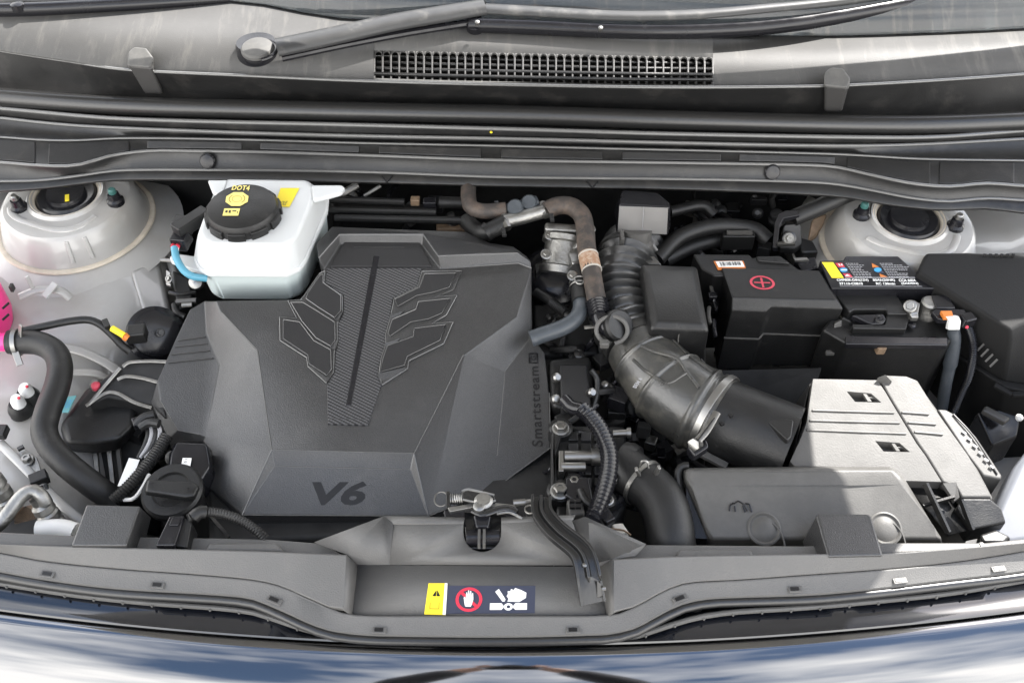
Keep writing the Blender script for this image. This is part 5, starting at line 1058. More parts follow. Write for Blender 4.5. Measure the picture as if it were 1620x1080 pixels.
def battery():
    f = thing('battery_positive_cover', 'black stepped plastic cover with a red plus sign in a circle', 'terminal cover', P(1230, 500, -.12))
    b = MB()
    b.rings([L((1158, 470, .0), (1142, 424, .0), (1296, 428, .0), (1324, 474, .0), (1226, 472, .0), (1218, 471.5, .0)),
             L((1157, 491, -.016), (1136, 424, -.016), (1301, 428, -.016), (1334, 489, -.010), (1221, 485, -.010), (1212, 493, -.016)),
             L((1146, 533, -.066), (1130, 440, -.066), (1318, 440, -.066), (1318, 531, -.060), (1208, 527, -.060), (1200, 535, -.066)),
             L((1133, 584, -.125), (1124, 480, -.125), (1310, 480, -.125), (1302, 580, -.12), (1192, 578, -.12), (1185, 586, -.125))])
    part('cover_shell', b, M['black'], f, bev=.0022)
    for pts in (((1145, 534, -.066), (1200, 536, -.066), (1207, 527.5, -.060), (1305, 531, -.060)),):
        b = MB()
        for i in range(3): b.bar(P(*pts[i])+Vec((0, -.0012, .001)), P(*pts[i+1])+Vec((0, -.0012, .001)), .0022, .0016)
        part('step_ridge', b, M['dusty'], f)
    q = [P(1188, 458, .0), P(1229, 459, .0), P(1222, 437, .0), P(1184, 436, .0)]
    dpoly('plus_sign', f, q, ringq(.5, .5, .5, .40) + [[(.46, .16), (.54, .16), (.54, .84), (.46, .84)], [(.18, .46), (.46, .46), (.46, .54), (.18, .54)], [(.54, .46), (.82, .46), (.82, .54), (.54, .54)]], M['redsoft'], .0006)
    b = MB(); b.rings([L((1310, 520, -.03), (1316, 514, -.03), (1330, 512, -.028), (1332, 500, -.02), (1346, 508, -.02), (1346, 545, -.06), (1340, 600, -.12), (1290, 600, -.12), (1306, 545, -.06)), L((1312, 512, -.04), (1318, 506, -.04), (1330, 504, -.04), (1334, 494, -.04), (1348, 500, -.04), (1350, 530, -.08), (1346, 580, -.14), (1296, 580, -.14), (1308, 530, -.08))]); part('side_clip', b, M['black'], f, bev=.003)
    b = MB(); b.rings([L((1320, 512, -.024), (1332, 506, -.022), (1333, 544, -.052), (1315, 544, -.052)), L((1320, 508, -.030), (1332, 502, -.028), (1333, 540, -.058), (1315, 540, -.058))]); part('clip_tongue', b, M['dusty'], f, bev=.002)
    b = MB(); b.bar(P(1306, 558, -.062), P(1330, 558, -.062), .006, .006); part('clip_step', b, M['dusty'], f, bev=.001)
    b = MB(); b.slab(L((1133, 586, -.10), (1300, 582, -.10), (1280, 640, -.14), (1120, 640, -.14)), .12); part('tray_wall', b, M['deep'], f)
    # fuse box behind
    g = thing('fuse_box', 'black fuse box with an orange edged barcode sticker behind the red plus cover', 'fuse box', P(1180, 410, -.06))
    b = MB(); b.slab(L((1096, 401, -.004), (1186, 402, -.004), (1190, 407, -.004), (1236, 405, -.004), (1262, 424, -.004), (1280, 436, -.004), (1130, 436, -.004), (1110, 425, -.004)), .08); part('fuse_lid', b, M['black'], g, bev=.003)
    b = MB(); b.slab(L((1196, 405, .0), (1234, 404, .0), (1250, 416, .0), (1200, 412, .0)), .006); part('lid_step', b, M['black'], g, bev=.002)
    st = [P(1136, 427, -.0025), P(1180, 424, -.0025), P(1176, 412.5, -.0025), P(1129, 413, -.0025)]
    st_ = part('barcode_sticker', MB().slab(st, .0006), M['orange'], g)
    dpoly('sticker_face', st_, st, [[(.06, .28), (.97, .12), (.94, .93), (.05, .93)]], M['white'], .0006)
    bars = []; x = .16
    while x < .86:
        w = random.choice((.010, .018, .028)); bars.append([(x, .38), (x+w, .37), (x+w, .82), (x, .82)]); x += w+random.choice((.012, .02, .03))
    dpoly('barcode', st_, st, bars, M['blackprint'], .0010)
    b = MB(); b.slab(L((1258, 408, -.01), (1290, 405, -.01), (1296, 424, -.012), (1270, 430, -.012)), .03); part('fuse_hinge', b, M['gloss'], g, bev=.003)
    b = MB(); b.slab(L((1256, 408, -.006), (1276, 407, -.006), (1280, 411, -.006), (1258, 412, -.006)), .004); part('hinge_tab', b, M['alu'], g)
    for k, (x, y) in enumerate(((1128, 455), (1132, 478), (1122, 500), (1130, 520))):
        b = MB(); b.tube(L((x, y-14, -.03), (x-3+k, y, -.028), (x+2, y+12, -.03)), .003, 8); part('fuse_wire', b, M['gloss'] if k % 2 else M['dusty'], g)
    b = MB(); b.box(P(1127, 470, -.03), .012, .010, .012); part('fuse_plug', b, M['gloss'], g, bev=.001)
    # battery
    t = thing('battery', 'black car battery with yellow and blue warning print on its top label', 'battery', P(1400, 500, -.15))
    b = MB(); b.slab(L((1300, 520, -.030), (1316, 500, -.030), (1500, 500, -.030), (1514, 530, -.030), (1498, 545, -.030), (1340, 543, -.030)), .20); part('battery_case', b, M['black'], t, bev=.005)
    b = MB(); b.slab(L((1338, 530, -.024), (1500, 533, -.024), (1500, 546, -.026), (1338, 544, -.026)), .010); part('case_rim', b, M['gloss'], t, bev=.002)
    b = MB(); b.slab(L((1384, 541, -.032), (1408, 541, -.032), (1402, 552, -.032), (1390, 552, -.032)), .012); part('rim_notch', b, M['brownmetal'], t, bev=.001)
    top = L((1316, 456, .002), (1479, 456, .002), (1421, 405, .002), (1338, 405, .002), (1334, 411, .002), (1297, 412, .002))
    b = MB(); b.slab(top, .025); lid = part('top_label_block', b, M['gloss'], t, bev=.0015)
    F_ = lambda x, y: P(x, y, .002)
    def fl(name, pts, m, lift=.0004): 
        n = Vec((0, 0, lift)); return part(name, MB().face([F_(*p)+n for p in pts]), m, lid)
    fl('yellow_print', [(1300, 415), (1318, 415), (1335, 440), (1316, 440)], M['yellow'])
    fl('red_print', [(1321, 416.5), (1332, 416.5), (1337, 423), (1326, 423)], M['red']); fl('red_print', [(1333, 433), (1344, 433), (1349, 438.5), (1338, 438.5)], M['red'])
    fl('navy_print', [(1326, 423), (1337, 423), (1344, 433), (1333, 433)], M['navy'])
    part('blue_sign', MB().face([F_(1334.5+6*x, 427.5+3.6*y)+Vec((0, 0, .0008)) for x, y in circ(0, 0, 1)]), M['blue'], lid)
    for pts in ([(1325, 418), (1327, 418), (1330, 421), (1328, 421.5)], [(1330, 418), (1332, 418), (1333, 421.5), (1331, 421)], [(1336, 437.5), (1340, 434.5), (1345, 437.5)], [(1330, 427), (1339, 427), (1340, 428.5), (1331, 428.5)]):
        fl('sign_mark', pts, M['white'], .0012)
    fl('orange_triangle', [(1379, 416.5), (1380, 423.5), (1391, 422.5)], M['orange']); fl('orange_triangle', [(1391, 433), (1393, 439), (1404, 438)], M['orange'])
    fl('navy_print', [(1381, 424), (1391, 423.5), (1399, 432), (1388, 432.5)], M['navy'], .0003)
    part('blue_sign', MB().face([F_(1388.5+6*x, 427.3+3.6*y)+Vec((0, 0, .0008)) for x, y in circ(0, 0, 1)]), M['blue'], lid)
    b = MB()
    for cx, w0 in ((1337, 34), (1391, 40)):
        for k in range(9):
            y = 416.6+k*2.6; x = cx+(y-416)*.68; x1 = x+w0*random.uniform(.45, 1)
            while x < x1:
                w = random.uniform(2, 5); b.face([F_(a, c)+Vec((0, 0, .0004)) for a, c in ((x, y), (x+w, y), (x+w+.8, y+1.2), (x+.8, y+1.2))]); x += w+1.0
    part('small_print', b, M['grey'], lid, kind='stuff')
    fl('print_line', [(1336, 438.6), (1447, 438.6), (1448, 440), (1337, 440)], M['grey'])
    for s_, x0, x1, y0, y1 in (('CMF80R-DIN(12V)', 1323, 1373, 441.5, 446), ('37110-C0810', 1327, 1364, 447, 451), ('80Ah(20HR)', 1380, 1415, 441.5, 446), ('RC 130min', 1385, 1415, 447, 451), ('CCA 660A', 1421, 1448, 441.5, 446), ('(SAE/EN)', 1425, 1452, 447, 451)):
        dtext('print_lettering', lid, s_, [F_(x0+1.5, y1), F_(x1+1.5, y1), F_(x1, y0), F_(x0, y0)], M['white'], .0006, bold=.03)
    fl('print_line', [(1328, 452.6), (1458, 452.8), (1459, 453.6), (1329, 453.4)], M['grey'])
    b = MB(); b.slab(L((1316, 458, -.012), (1413, 459, -.012), (1440, 496, -.012), (1404, 496, -.012), (1402, 489, -.012), (1352, 489, -.012), (1344, 494, -.012)), .02); part('terminal_lid', b, M['black'], t, bev=.002)
    b = MB(); b.slab(L((1346, 497, -.014), (1398, 495, -.014), (1403, 504, -.014), (1398, 512, -.018), (1380, 513, -.018)), .012); part('lid_handle', b, M['gloss'], t, bev=.003)
    b = MB(); b.slab(L((1403, 497, -.016), (1440, 497, -.016), (1434, 520, -.018), (1350, 519, -.018), (1348, 512, -.018), (1400, 513, -.018)), .016); part('lid_front', b, M['black'], t, bev=.002)
    b = MB(); b.tube([P(1392+6*math.cos(a*.7), 504+5*math.sin(a*.7), -.012) for a in range(8)], .0016, 6, .003); part('plug_vent', b, M['blackprint'], t)
    b = MB(); b.lathe(P(1442, 515, -.024), [(.006, 0), (.006, .002), (.004, .003)], n=14); part('case_stud', b, M['gloss'], t)
    # terminal clamp
    c = thing('battery_terminal', 'silver terminal clamp with a bolt on the negative post of the battery', 'terminal', P(1460, 495, -.03))
    b = MB(); b.lathe(P(1464, 497, -.030), [(.0155, 0), (.0155, .010), (.0125, .016), (.0125, .024), (.010, .027), (.006, .027)], n=28); part('post', b, M['alu'], c)
    b = MB(); b.slab(L((1430, 478, -.006), (1446, 474, -.006), (1456, 480, -.006), (1452, 500, -.008), (1440, 498, -.008)), .010); part('clamp_jaw', b, M['steel'], c, bev=.0015)
    bolt(c, P(1440, 484, .0), .006, (-.4, -.6, .7), 'steel', 'clamp_bolt')
    b = MB(); b.slab(L((1440, 494, -.006), (1452, 492, -.006), (1454, 502, -.01), (1442, 502, -.01)), .008); part('clamp_jaw', b, M['steel'], c, bev=.0015)
    s_ = thing('battery_sensor', 'black battery sensor with an orange tab and two cables hanging down', 'sensor', P(1500, 500, -.05))
    b = MB(); b.slab(L((1474, 466, .0), (1500, 466, .0), (1513, 487, .0), (1482, 487, .0)), .012); part('sensor_lid', b, M['gloss'], s_, bev=.002)
    b = MB(); b.slab(L((1474, 492, -.004), (1482, 487, -.002), (1526, 488, -.002), (1534, 500, -.002), (1520, 508, -.004), (1484, 504, -.006)), .010); part('sensor_body', b, M['gloss'], s_, bev=.002)
    b = MB(); b.slab(L((1488, 491, .003), (1506, 491, .003), (1509, 501, .002), (1494, 502, .002)), .006); part('orange_tab', b, M['orange'], s_, bev=.001)
    b = MB(); b.rings([L((1497, 501, .004), (1517, 500, .004), (1521, 508, -.002), (1519, 522, -.018), (1500, 522, -.018), (1502, 508, -.002)), [p+Vec((0, .008, -.006)) for p in L((1497, 501, .004), (1517, 500, .004), (1521, 508, -.002), (1519, 522, -.018), (1500, 522, -.018), (1502, 508, -.002))]]); part('cable_lug', b, M['white'], s_, bev=.0015)
    b = MB(); b.tube(L((1509, 520, -.020), (1508, 545, -.045), (1504, 572, -.07), (1497, 605, -.10), (1489, 650, -.15)), .0085, 16, .006, lambda u, i: .0098 if .06 < u < .42 else .0082); part('thick_cable', b, M['pipeblue'], s_)
    b = MB(); b.box(P(1530, 506, -.006), .018, .016, .016, rz=.3); part('small_plug', b, M['gloss'], s_, bev=.002)
    b = MB(); b.corr(L((1530, 512, -.014), (1538, 535, -.034), (1540, 560, -.055), (1533, 595, -.09), (1520, 625, -.12), (1507, 655, -.15)), .0062, .0034, .2, 12); part('thin_cable', b, M['gloss'], s_)
    b = MB(); b.lathe(P(1528, 517, -.012), [(.0022, 0), (.0022, .004)], (0, -.5, .5), 8); part('red_wire', b, M['red'], s_)
    # big black box on the right
    e = thing('junction_box', 'large matt black electrical junction box at the right edge of the bay', 'junction box', P(1560, 500, -.15))
    b = MB(); b.rings([L((1467, 400, .012), (1526, 401, .012), (1560, 403, .010), (1600, 404, .010), (1660, 412, .010), (1760, 440, .010), (1760, 530, .006), (1620, 510, .006), (1599, 521, .006), (1452, 428, .012)),
        L((1462, 404, .002), (1526, 400, .002), (1560, 402, .002), (1600, 403, .002), (1664, 411, .002), (1770, 440, .002), (1770, 550, -.012), (1625, 532, -.012), (1599, 540, -.012), (1447, 438, .002)),
        L((1430, 500, -.08), (1526, 420, -.08), (1560, 420, -.08), (1600, 420, -.08), (1664, 430, -.08), (1770, 450, -.08), (1770, 610, -.08), (1640, 612, -.085), (1588, 604, -.085), (1425, 506, -.08))])
    part('box_lid', b, M['matt'], e, bev=.004, seg=3)
    for i in range(6):
        b = MB(); x = 1556+i*9; b.slab(L((x, 401, .0135), (x+5, 401.5, .0135), (x+4, 405, .0135), (x-1, 404.5, .0135)), .006); part('lid_tooth', b, M['matt'], e)
    b = MB(); b.rings([L((1434, 512, -.082), (1590, 612, -.084), (1640, 622, -.084), (1770, 600, -.084), (1770, 540, -.084), (1540, 440, -.084)), L((1440, 590, -.24), (1566, 730, -.24), (1640, 745, -.24), (1770, 720, -.24), (1770, 640, -.24), (1540, 530, -.24))]); part('box_base', b, M['matt'], e, bev=.004)
    b = MB(); b.bar(P(1572, 608, -.083), P(1600, 624, -.088), .008, .006); b.bar(P(1600, 624, -.088), P(1660, 620, -.088), .008, .006); part('base_ridge', b, M['matt'], e, bev=.002)
    for i in range(4):
        b = MB(); x = 1545+i*7; b.bar(P(x, 556+i*8, -.05), P(x+12, 544+i*8, -.04), .0022, .003); part('cooling_fin', b, M['dusty'], e)
    b = MB(); b.lathe(P(1612, 660, -.10), [(.005, 0), (.005, .004), (.003, .006)], (-.3, -.7, .6), 12); part('white_cap', b, M['white'], e)
    b = MB(); b.slab(L((1545, 650, -.13), (1620, 640, -.13), (1610, 690, -.15), (1570, 705, -.15)), .06); part('lower_bracket', b, M['gloss'], e, bev=.004)
    b = MB(); b.slab(L((1560, 640, -.115), (1600, 660, -.12), (1590, 668, -.12), (1554, 648, -.115)), .01); part('bracket_arm', b, M['dusty'], e, bev=.003)
battery()

def airbox():
    t = thing('airbox', 'sunlit dusty air filter box with ribs and two clip recesses at the right', 'air filter box', P(1420, 720, -.1))
    zs = lambda y: -.006-.030*(y-595)/150    # the lid slopes down towards the front
    T = lambda x, y, d=0: P(x, y, zs(y)+d)
    left = [(1286, 599), (1388, 601), (1401, 620), (1411, 637), (1450, 701), (1464, 720), (1490, 762), (1426, 760), (1412, 740), (1257, 737), (1250, 729), (1268, 690), (1276, 667)]
    right = [(1391, 596), (1400, 592.5), (1434, 594), (1452, 601), (1482, 649), (1533, 720), (1570, 786), (1522, 786), (1513, 770), (1492, 762), (1466, 720), (1452, 700.5), (1413, 637), (1403, 620)]
    holes = [[T(ax, ay), T(ax+38, ay+3), T(ax+54, ay+17), T(ax+13, ay+16)] for ax, ay in ((1340, 619), (1385, 697.5))]
    def lid(name, pts, cut=None):
        up = [T(x, y) for x, y in pts]; c = sum(up, Vec())/len(up)
        b = MB(); b.rings([up, [p+Vec((0, 0, -.018)) for p in up]]); return part(name, b, M['dusty'], t, bev=.0025, seg=2, cut=cut)
    ll = lid('lid_panel', left, [[p+Vec((0, 0, -.0145)) for p in h]+[p+Vec((0, 0, .01)) for p in h] for h in holes]); lr = lid('lid_panel', right)
    # body under the lid
    b = MB(); b.slab([T(x, y, -.016) for x, y in ((1284, 600), (1450, 600), (1486, 650), (1537, 720), (1574, 790), (1520, 792), (1426, 764), (1258, 744), (1246, 734), (1272, 668))], .11); part('box_body', b, M['dusty'], t, bev=.004)
    for pts in (((1284, 649), (1415, 653)), ((1280, 665), (1424, 669)), ((1275, 680), (1434, 686))):
        b = MB(); (x0, y0), (x1, y1) = pts; b.bar(T(x0, y0, .0002), T(x1, y1, .0002), .0030, .0030); part('lid_rib', b, M['dusty'], ll, bev=.001, seg=1)
    for pts in (((1426, 652), (1470, 655)), ((1436, 668), (1481, 671)), ((1446, 683), (1492, 687))):
        b = MB(); (x0, y0), (x1, y1) = pts; b.bar(T(x0, y0, .0002), T(x1, y1, .0002), .0030, .0030); part('lid_rib', b, M['dusty'], lr, bev=.001, seg=1)
    for (ax, ay) in ((1340, 619), (1385, 697.5)):
        b = MB(); b.face([T(ax+.8, ay+.8, -.0135), T(ax+37.5, ay+3.6, -.0135), T(ax+53, ay+16.4, -.0135), T(ax+13.5, ay+15.4, -.0135)]); cr_ = part('clip_recess', b, M['blackprint'], ll)  # recess floor painted black to stand in for depth shade
        b = MB(); b.slab([T(ax+24, ay+2, -.001), T(ax+30, ay+2, -.001), T(ax+40, ay+16, -.001), T(ax+33, ay+16, -.001)], .004); b.slab([T(ax+29, ay+8, -.002), T(ax+44, ay+8.5, -.002), T(ax+46, ay+10.5, -.002), T(ax+31, ay+10.5, -.002)], .004)
        part('clip_tongue', b, M['dusty'], ll, bev=.0006, seg=1)
    # rear raised lip
    b = MB(); b.slab([T(1388, 597, .006), T(1401, 592, .010), T(1412, 603, .004), T(1404, 604, .002)], .012); part('lid_corner', b, M['dusty'], t, bev=.001)
    # dark opening at the front right with inner ribs
    b = MB(); b.rings([[T(1428, 761, -.012), T(1490, 764, -.012), T(1513, 788, -.012), T(1524, 788, -.012), T(1568, 788, -.014), T(1584, 803, -.016)], L((1462, 800, -.060), (1500, 800, -.062), (1520, 808, -.062), (1540, 812, -.062), (1580, 818, -.062), (1592, 828, -.062))][::1]); 
    b = MB(); b.face([T(1426, 758, -.014), T(1492, 762, -.014), T(1515, 800, -.03), P(1530, 838, -.062), P(1501, 846, -.064), P(1474, 812, -.058)]); part('front_scoop', b, M['black'], t, solid=.004)
    b = MB(); b.slab([T(1522, 787, .0), T(1567, 787, .0), P(1585, 803, -.050), P(1593, 826, -.055), P(1536, 838, -.058), P(1514, 800, -.046)], .03); part('scoop_block', b, M['black'], t, bev=.003)
    b = MB(); b.bar(P(1464, 765, -.030), P(1500, 842, -.054), .003, .010); b.bar(P(1520, 790, -.036), P(1538, 838, -.052), .003, .008); b.bar(P(1460, 800, -.046), P(1510, 786, -.040), .003, .006); part('scoop_rib', b, M['black'], t)
    b = MB(); b.slab([T(1492, 764, .004), T(1513, 762, .004), T(1518, 786, .002), T(1510, 792, .0)], .006); part('scoop_fin', b, M['dusty'], t)
    b = MB(); b.rings([[T(1284, 601, -.008), T(1252, 734, -.008), T(1238, 736, -.03), T(1236, 700, -.03), T(1256, 640, -.03)], [p+Vec((.0, 0, -.10)) for p in [T(1284, 601, -.008), T(1252, 734, -.008), T(1238, 736, -.03), T(1236, 700, -.03), T(1256, 640, -.03)]]]); part('inlet_shoulder', b, M['black'], t, bev=.003)
    # round plate on the right side
    b = MB(); b.rings([[T(1482, 646, -.014), T(1496, 647, -.016), T(1512, 655, -.016), T(1545, 690, -.016), T(1586, 752, -.018), T(1584, 758, -.018), T(1556, 752, -.016), T(1530, 718, -.014)], [p+Vec((0, 0, -.04)) for p in [T(1482, 646, -.014), T(1496, 647, -.016), T(1512, 655, -.016), T(1545, 690, -.016), T(1586, 752, -.018), T(1584, 758, -.018), T(1556, 752, -.016), T(1530, 718, -.014)]]]); part('side_plate', b, M['dusty'], t, bev=.003)
    b = MB(); b.tube([T(1508, 655, -.0145), T(1540, 690, -.0145), T(1578, 750, -.0165)], .0012, 6); part('plate_groove', b, M['blackprint'], t)
    for i in range(6):
        b = MB(); f = i/5; b.bar(T(1522+44*f, 682+54*f, -.0145), T(1528+44*f, 686+54*f, -.0145), .003, .0012); part('plate_mark', b, M['grey'], t)
    # resonator in front
    r = thing('resonator_box', 'dusty black resonator box with a house shaped mark and round dimples at the front', 'resonator', P(1280, 800, -.08))
    zt = lambda y: -.012-.012*(y-740)/30
    b = MB()
    b.rings([L((1088, 742, -.020), (1250, 741, -.020), (1411, 741, -.020), (1424, 752, -.020), (1432, 766, -.022), (1336, 768, -.026), (1098, 768, -.026), (1086, 756, -.022)),
             L((1080, 740, -.030), (1250, 738, -.030), (1412, 738, -.030), (1428, 752, -.030), (1478, 833, -.046), (1492, 853, -.050), (1122, 853, -.050), (1083, 760, -.034)),
             L((1080, 760, -.12), (1250, 758, -.12), (1412, 758, -.12), (1428, 770, -.12), (1482, 850, -.12), (1496, 880, -.12), (1120, 880, -.12), (1080, 790, -.12))])
    part('box_shell', b, M['dusty'], r, bev=.005, seg=3)
    b = MB(); b.tube(L((1090, 736, -.026), (1078, 738, -.028), (1072, 750, -.032), (1076, 775, -.045), (1080, 800, -.058)), .005, 10); part('side_rim', b, M['black'], r)
    b = MB(); b.slab(L((1074, 786, -.035), (1090, 788, -.035), (1086, 806, -.05), (1080, 846, -.07), (1070, 842, -.07)), .012); part('side_hook', b, M['gloss'], r, bev=.002)
    b = MB(); b.rings([L((1086, 765, -.04), (1100, 775, -.042), (1124, 852, -.062), (1084, 850, -.066)), L((1086, 780, -.1), (1100, 790, -.1), (1124, 870, -.12), (1084, 870, -.12))]); part('side_wall', b, M['gloss'], r)
    def fz(x, y): return -.026-.024*(y-768)/85
    FP = lambda x, y, d=0: P(x, y, fz(x, y)+d)
    nrm = (FP(1300, 800)-FP(1200, 800)).cross(FP(1200, 780)-FP(1200, 820)).normalized()
    if nrm.z < 0: nrm = -nrm
    for x, y in ((1209, 836), (1400, 836)):
        b = MB(); b.lathe(FP(x, y), [(.0205, -.004), (.0205, .001), (.0185, .0018), (.0165, .0005), (.0155, -.0005), (.010, .0022), (.004, .003)], nrm, 36); part('round_dimple', b, M['dusty'], r)
        b = MB(); b.tube([FP(x+33*math.cos(R(a)), y+34+ -46*math.sin(R(a)), .0008) for a in range(8, 70, 6)], .0012, 6, .003); part('dimple_edge', b, M['dusty'], r)
    b = MB()
    for seg in (((1154, 808), (1155, 799)), ((1155, 799), (1160, 795)), ((1163, 809), (1162, 800)), ((1160, 797), (1168, 792)), ((1168, 792), (1176, 797)), ((1175, 799), (1179, 810)), ((1179, 796), (1185, 797)), ((1185, 797), (1189, 810)), ((1177, 797), (1183, 808))):
        b.bar(FP(*seg[0], .0012)+nrm*.0004, FP(*seg[1], .0012)+nrm*.0004, .0014, .0012)
    part('moulded_mark', b, M['gloss'], r)
    b = MB(); b.rings([L((1291, 813, .0), (1297, 811, .001), (1374, 812, .001), (1378, 816, .0), (1397, 878, .0), (1310, 880, .0)), L((1268, 858, -.045), (1290, 840, -.045), (1378, 842, -.045), (1384, 850, -.045), (1399, 905, -.045), (1290, 905, -.045))])
    o = part('bonnet_buffer', b, M['cover'], bev=.003); tag(o, 'square grey buffer block on the right of the front panel by the resonator', 'buffer')
    b = MB(); b.rings([L((1548, 845, -.05), (1575, 836, -.05), (1600, 848, -.05), (1590, 858, -.05), (1556, 858, -.05)), L((1548, 855, -.07), (1575, 846, -.07), (1600, 858, -.07), (1590, 868, -.07), (1556, 868, -.07))]); o = part('corner_grommet', b, M['black'], bev=.004); tag(o, 'small ribbed black grommet at the right front corner below the airbox', 'grommet')
    b = MB(); b.slab(L((1760, 600, -.015), (1640, 690, -.03), (1604, 735, -.045), (1566, 815, -.065), (1556, 850, -.075), (1600, 866, -.075), (1760, 840, -.05)), .05); o = part('corner_rail', b, M['railgrey'], bev=.012, seg=4); tag(o, 'pale painted body rail at the right front corner', 'body rail')
airbox()

# ================================================================== wipers
def wipers():
    def arm(pts, ws, m, t, name, h=.010):
        pth = spline(L(*pts), .012); fr = frames(pth); rs = []; f = ci(ws)
        for i, p in enumerate(pth):
            u = i/(len(pth)-1); w = f(u); tt = fr[i][0]; sd = tt.cross(Vec((0, 0, 1))).normalized(); up = sd.cross(tt)
            if up.z < 0: up = -up
            pr = [(math.cos(R(a))*w, max(-.2, math.sin(R(a)))*h) for a in range(0, 360, 20)]
            rs.append([p+sd*x+up*y for x, y in pr])
        b = MB(); b.rings(rs); return part(name, b, m, t, smooth=50)
    t = thing('windscreen_wiper', 'long grey wiper arm pivoting left of the air grille', 'wiper', P(405, 85, .16))
    arm(((438, 77, .186), (520, 60, .190), (620, 38, .194), (700, 24, .198), (766, 13, .200)), ((0, .0205), (.3, .020), (.8, .0185), (1, .0175)), M['wiper'], t, 'arm_casting', .012)
    b = MB(); b.tube(L((446, 92, .172), (540, 72, .176), (640, 53, .180), (740, 37, .186)), .006, 10); part('arm_underside', b, M['gloss'], t)
    b = MB(); b.lathe(P(410, 95, .150), [(.031, .0), (.031, .024), (.029, .030)], (0, .05, 1), 36); part('pivot_base', b, M['gloss'], t)
    b = MB(); b.lathe(P(408, 80, .180), [(.0245, 0), (.0245, .004), (.022, .007), (.010, .010), (.003, .0105)], (0, -.1, 1), 36); part('pivot_cap', b, M['capgrey'], t)
    b = MB(); b.tube([P(408, 80, .184)+Vec((.0275*math.cos(R(a)), .0275*math.sin(R(a)), 0)) for a in range(-70, 75, 10)], .003, 8, .005); part('cap_rim', b, M['gloss'], t)
    arm(((768, 15, .200), (860, 20, .200), (980, 26, .200), (1100, 24, .202), (1220, 14, .205), (1340, 2, .208), (1480, -20, .212)), ((0, .0125), (.3, .012), (.7, .009), (1, .006)), M['wiper'], t, 'arm_channel', .007)
    b = MB(); b.tube(L((742, 40, .184), (850, 44, .184), (980, 50, .184), (1110, 50, .186), (1230, 42, .188), (1350, 24, .192), (1500, -4, .196)), .0095, 12, .02, None, 1.2); part('arm_spring_cover', b, M['gloss'], t)
    b = MB(); b.lathe(P(752, 42, .180), [(.014, -.004), (.014, .010), (.006, .012)], (0, -.4, .9), 24); hg = part('hinge', b, M['gloss'], t)
    for x, y in ((755, 37), (950, 46)):
        b = MB(); b.lathe(P(x, y, .196), [(.0035, -.002), (.0035, .003), (.002, .004)], (0, -.3, .95), 12); part('hinge_pin', b, M['steel'], hg)
    t2 = thing('windscreen_wiper', 'black wiper blade lying on the glass at the upper right', 'wiper', P(1500, 20, .18))
    b = MB(); b.tube(L((1300, 62, .165), (1360, 52, .170), (1430, 34, .178), (1480, 12, .186), (1560, 4, .19), (1700, -4, .195)), .0085, 10, .02, None, .8); part('blade_frame', b, M['gloss'], t2)
    b = MB(); b.tube(L((1290, 66, .158), (1350, 56, .163), (1425, 38, .170), (1480, 18, .178)), .004, 8); part('blade_rubber', b, M['rubber'], t2)
    t3 = thing('windscreen_wiper', 'dark wiper blade crossing the upper left corner', 'wiper', P(100, 12, .19))
    b = MB(); b.tube(L((-80, 16, .19), (40, 15, .19), (150, 10, .19), (260, 4, .19), (380, -4, .19)), .010, 12, .02, None, 1.1); part('blade_frame', b, M['gloss'], t3)
    b = MB(); b.tube(L((-80, 5, .196), (60, 3, .196), (200, -3, .196), (300, -8, .196)), .007, 10, .02); part('blade_spine', b, M['wiper'], t3)
    b = MB(); b.lathe(P(28, 10, .198), [(.010, -.006), (.010, .004), (.006, .006)], n=16); part('blade_joint', b, M['gloss'], t3)
wipers()


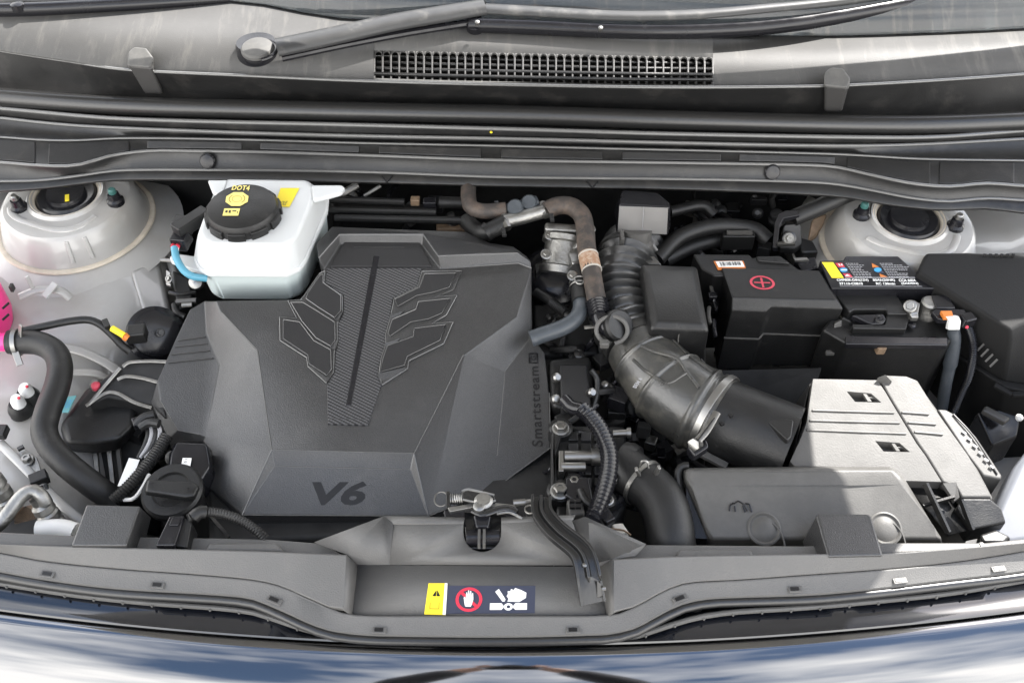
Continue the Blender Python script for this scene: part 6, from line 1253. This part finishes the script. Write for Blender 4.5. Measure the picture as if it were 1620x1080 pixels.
# ================================================================== the photographer, standing behind the camera
def photographer():
    t = thing('person', 'person in a dark jacket leaning over the bay with a camera, mirrored in the chrome', 'person', (0, -1.42, -.95))
    J = {'pelvis': (0, -1.40, -.02, .14), 'waist': (0, -1.38, .12, .13), 'chest': (0, -1.34, .34, .15), 'neck': (0, -1.30, .53, .055), 'chin': (0, -1.27, .62, .07), 'head': (0, -1.26, .71, .095), 'crown': (0, -1.26, .79, .07),
         'ls': (-.20, -1.30, .48, .065), 'le': (-.29, -1.12, .70, .05), 'lw': (-.13, -1.00, .92, .034), 'lh': (-.085, -.985, .985, .032),
         'rs': (.20, -1.30, .48, .065), 're': (.29, -1.12, .70, .05), 'rw': (.13, -1.00, .92, .034), 'rh': (.085, -.985, .985, .032),
         'lhip': (-.10, -1.40, -.08, .10), 'lk': (-.11, -1.38, -.50, .07), 'la': (-.11, -1.42, -.88, .05), 'lt': (-.12, -1.28, -.92, .04),
         'rhip': (.10, -1.40, -.08, .10), 'rk': (.11, -1.38, -.50, .07), 'ra': (.11, -1.42, -.88, .05), 'rt': (.12, -1.28, -.92, .04)}
    E = ['pelvis waist', 'waist chest', 'chest neck', 'neck chin', 'chin head', 'head crown', 'chest ls', 'ls le', 'le lw', 'lw lh', 'chest rs', 'rs re', 're rw', 'rw rh', 'pelvis lhip', 'lhip lk', 'lk la', 'la lt', 'pelvis rhip', 'rhip rk', 'rk ra', 'ra rt']
    def skin(name, names, edges, m, grow=0, root=0):
        ix = {k: i for i, k in enumerate(names)}; o0 = rootloc(t)
        me = bpy.data.meshes.new(name); me.from_pydata([Vec(J[k][:3])-o0 for k in names], [[ix[a] for a in e.split()] for e in edges], [])
        o = bpy.data.objects.new(name, me); col.objects.link(o); o.parent = t; me.materials.append(m)
        o.modifiers.new('skin', 'SKIN').use_smooth_shade = True
        for i, k in enumerate(names):
            v = me.skin_vertices[0].data[i]; v.radius = (J[k][3]+grow,)*2; v.use_root = (i == root)
        s_ = o.modifiers.new('sub', 'SUBSURF'); s_.levels = 2; s_.render_levels = 2
        return o
    skin('body', list(J), E, mat('skin_tone', (.45, .26, .18), .5))
    up = ['chest', 'waist', 'pelvis', 'neck', 'ls', 'le', 'lw', 'rs', 're', 'rw']
    skin('jacket', up, ['pelvis waist', 'waist chest', 'chest neck', 'chest ls', 'ls le', 'le lw', 'chest rs', 'rs re', 're rw'], mat('dark_jacket', (.03, .03, .035), .8), .014)
    lo = ['pelvis', 'lhip', 'lk', 'la', 'rhip', 'rk', 'ra']
    skin('trousers', lo, ['pelvis lhip', 'lhip lk', 'lk la', 'pelvis rhip', 'rhip rk', 'rk ra'], mat('blue_trousers', (.04, .05, .08), .8), .012)
    b = MB(); b.lathe((0, -1.265, .745), [(.102, -.03), (.106, 0), (.093, .045), (.06, .075), (.02, .085)], n=24); part('hair', b, mat('dark_hair', (.02, .015, .012), .6), t)
    sk = bpy.data.materials['skin_tone']
    for sx in (-1, 1):
        for k in range(4):
            z0 = .975+.018*k; b = MB()
            b.tube([Vec((sx*.088, -.985, z0-.006)), Vec((sx*.082, -.955, z0)), Vec((sx*.070, -.942, z0+.003)), Vec((sx*.056, -.940, z0+.003))], .0085, 10, .008); part('finger', b, sk, t)
        b = MB(); b.tube([Vec((sx*.082, -1.0, 1.0)), Vec((sx*.066, -1.008, 1.02)), Vec((sx*.05, -1.006, 1.03))], .0095, 10, .008); part('thumb', b, sk, t)
    c = thing('photo_camera', 'black camera held up by the person leaning over the bay', 'camera', (0, -.985, .97))
    b = MB(); b.box(Vec((0, -.975, 1.01)), .135, .04, .085); part('camera_body', b, M['matt'], c, bev=.006)
    b = MB(); b.lathe((0, -.957, 1.012), [(.032, 0), (.032, .02), (.028, .024)], (0, 1, -.25), 24); part('lens_barrel', b, M['matt'], c)
photographer()
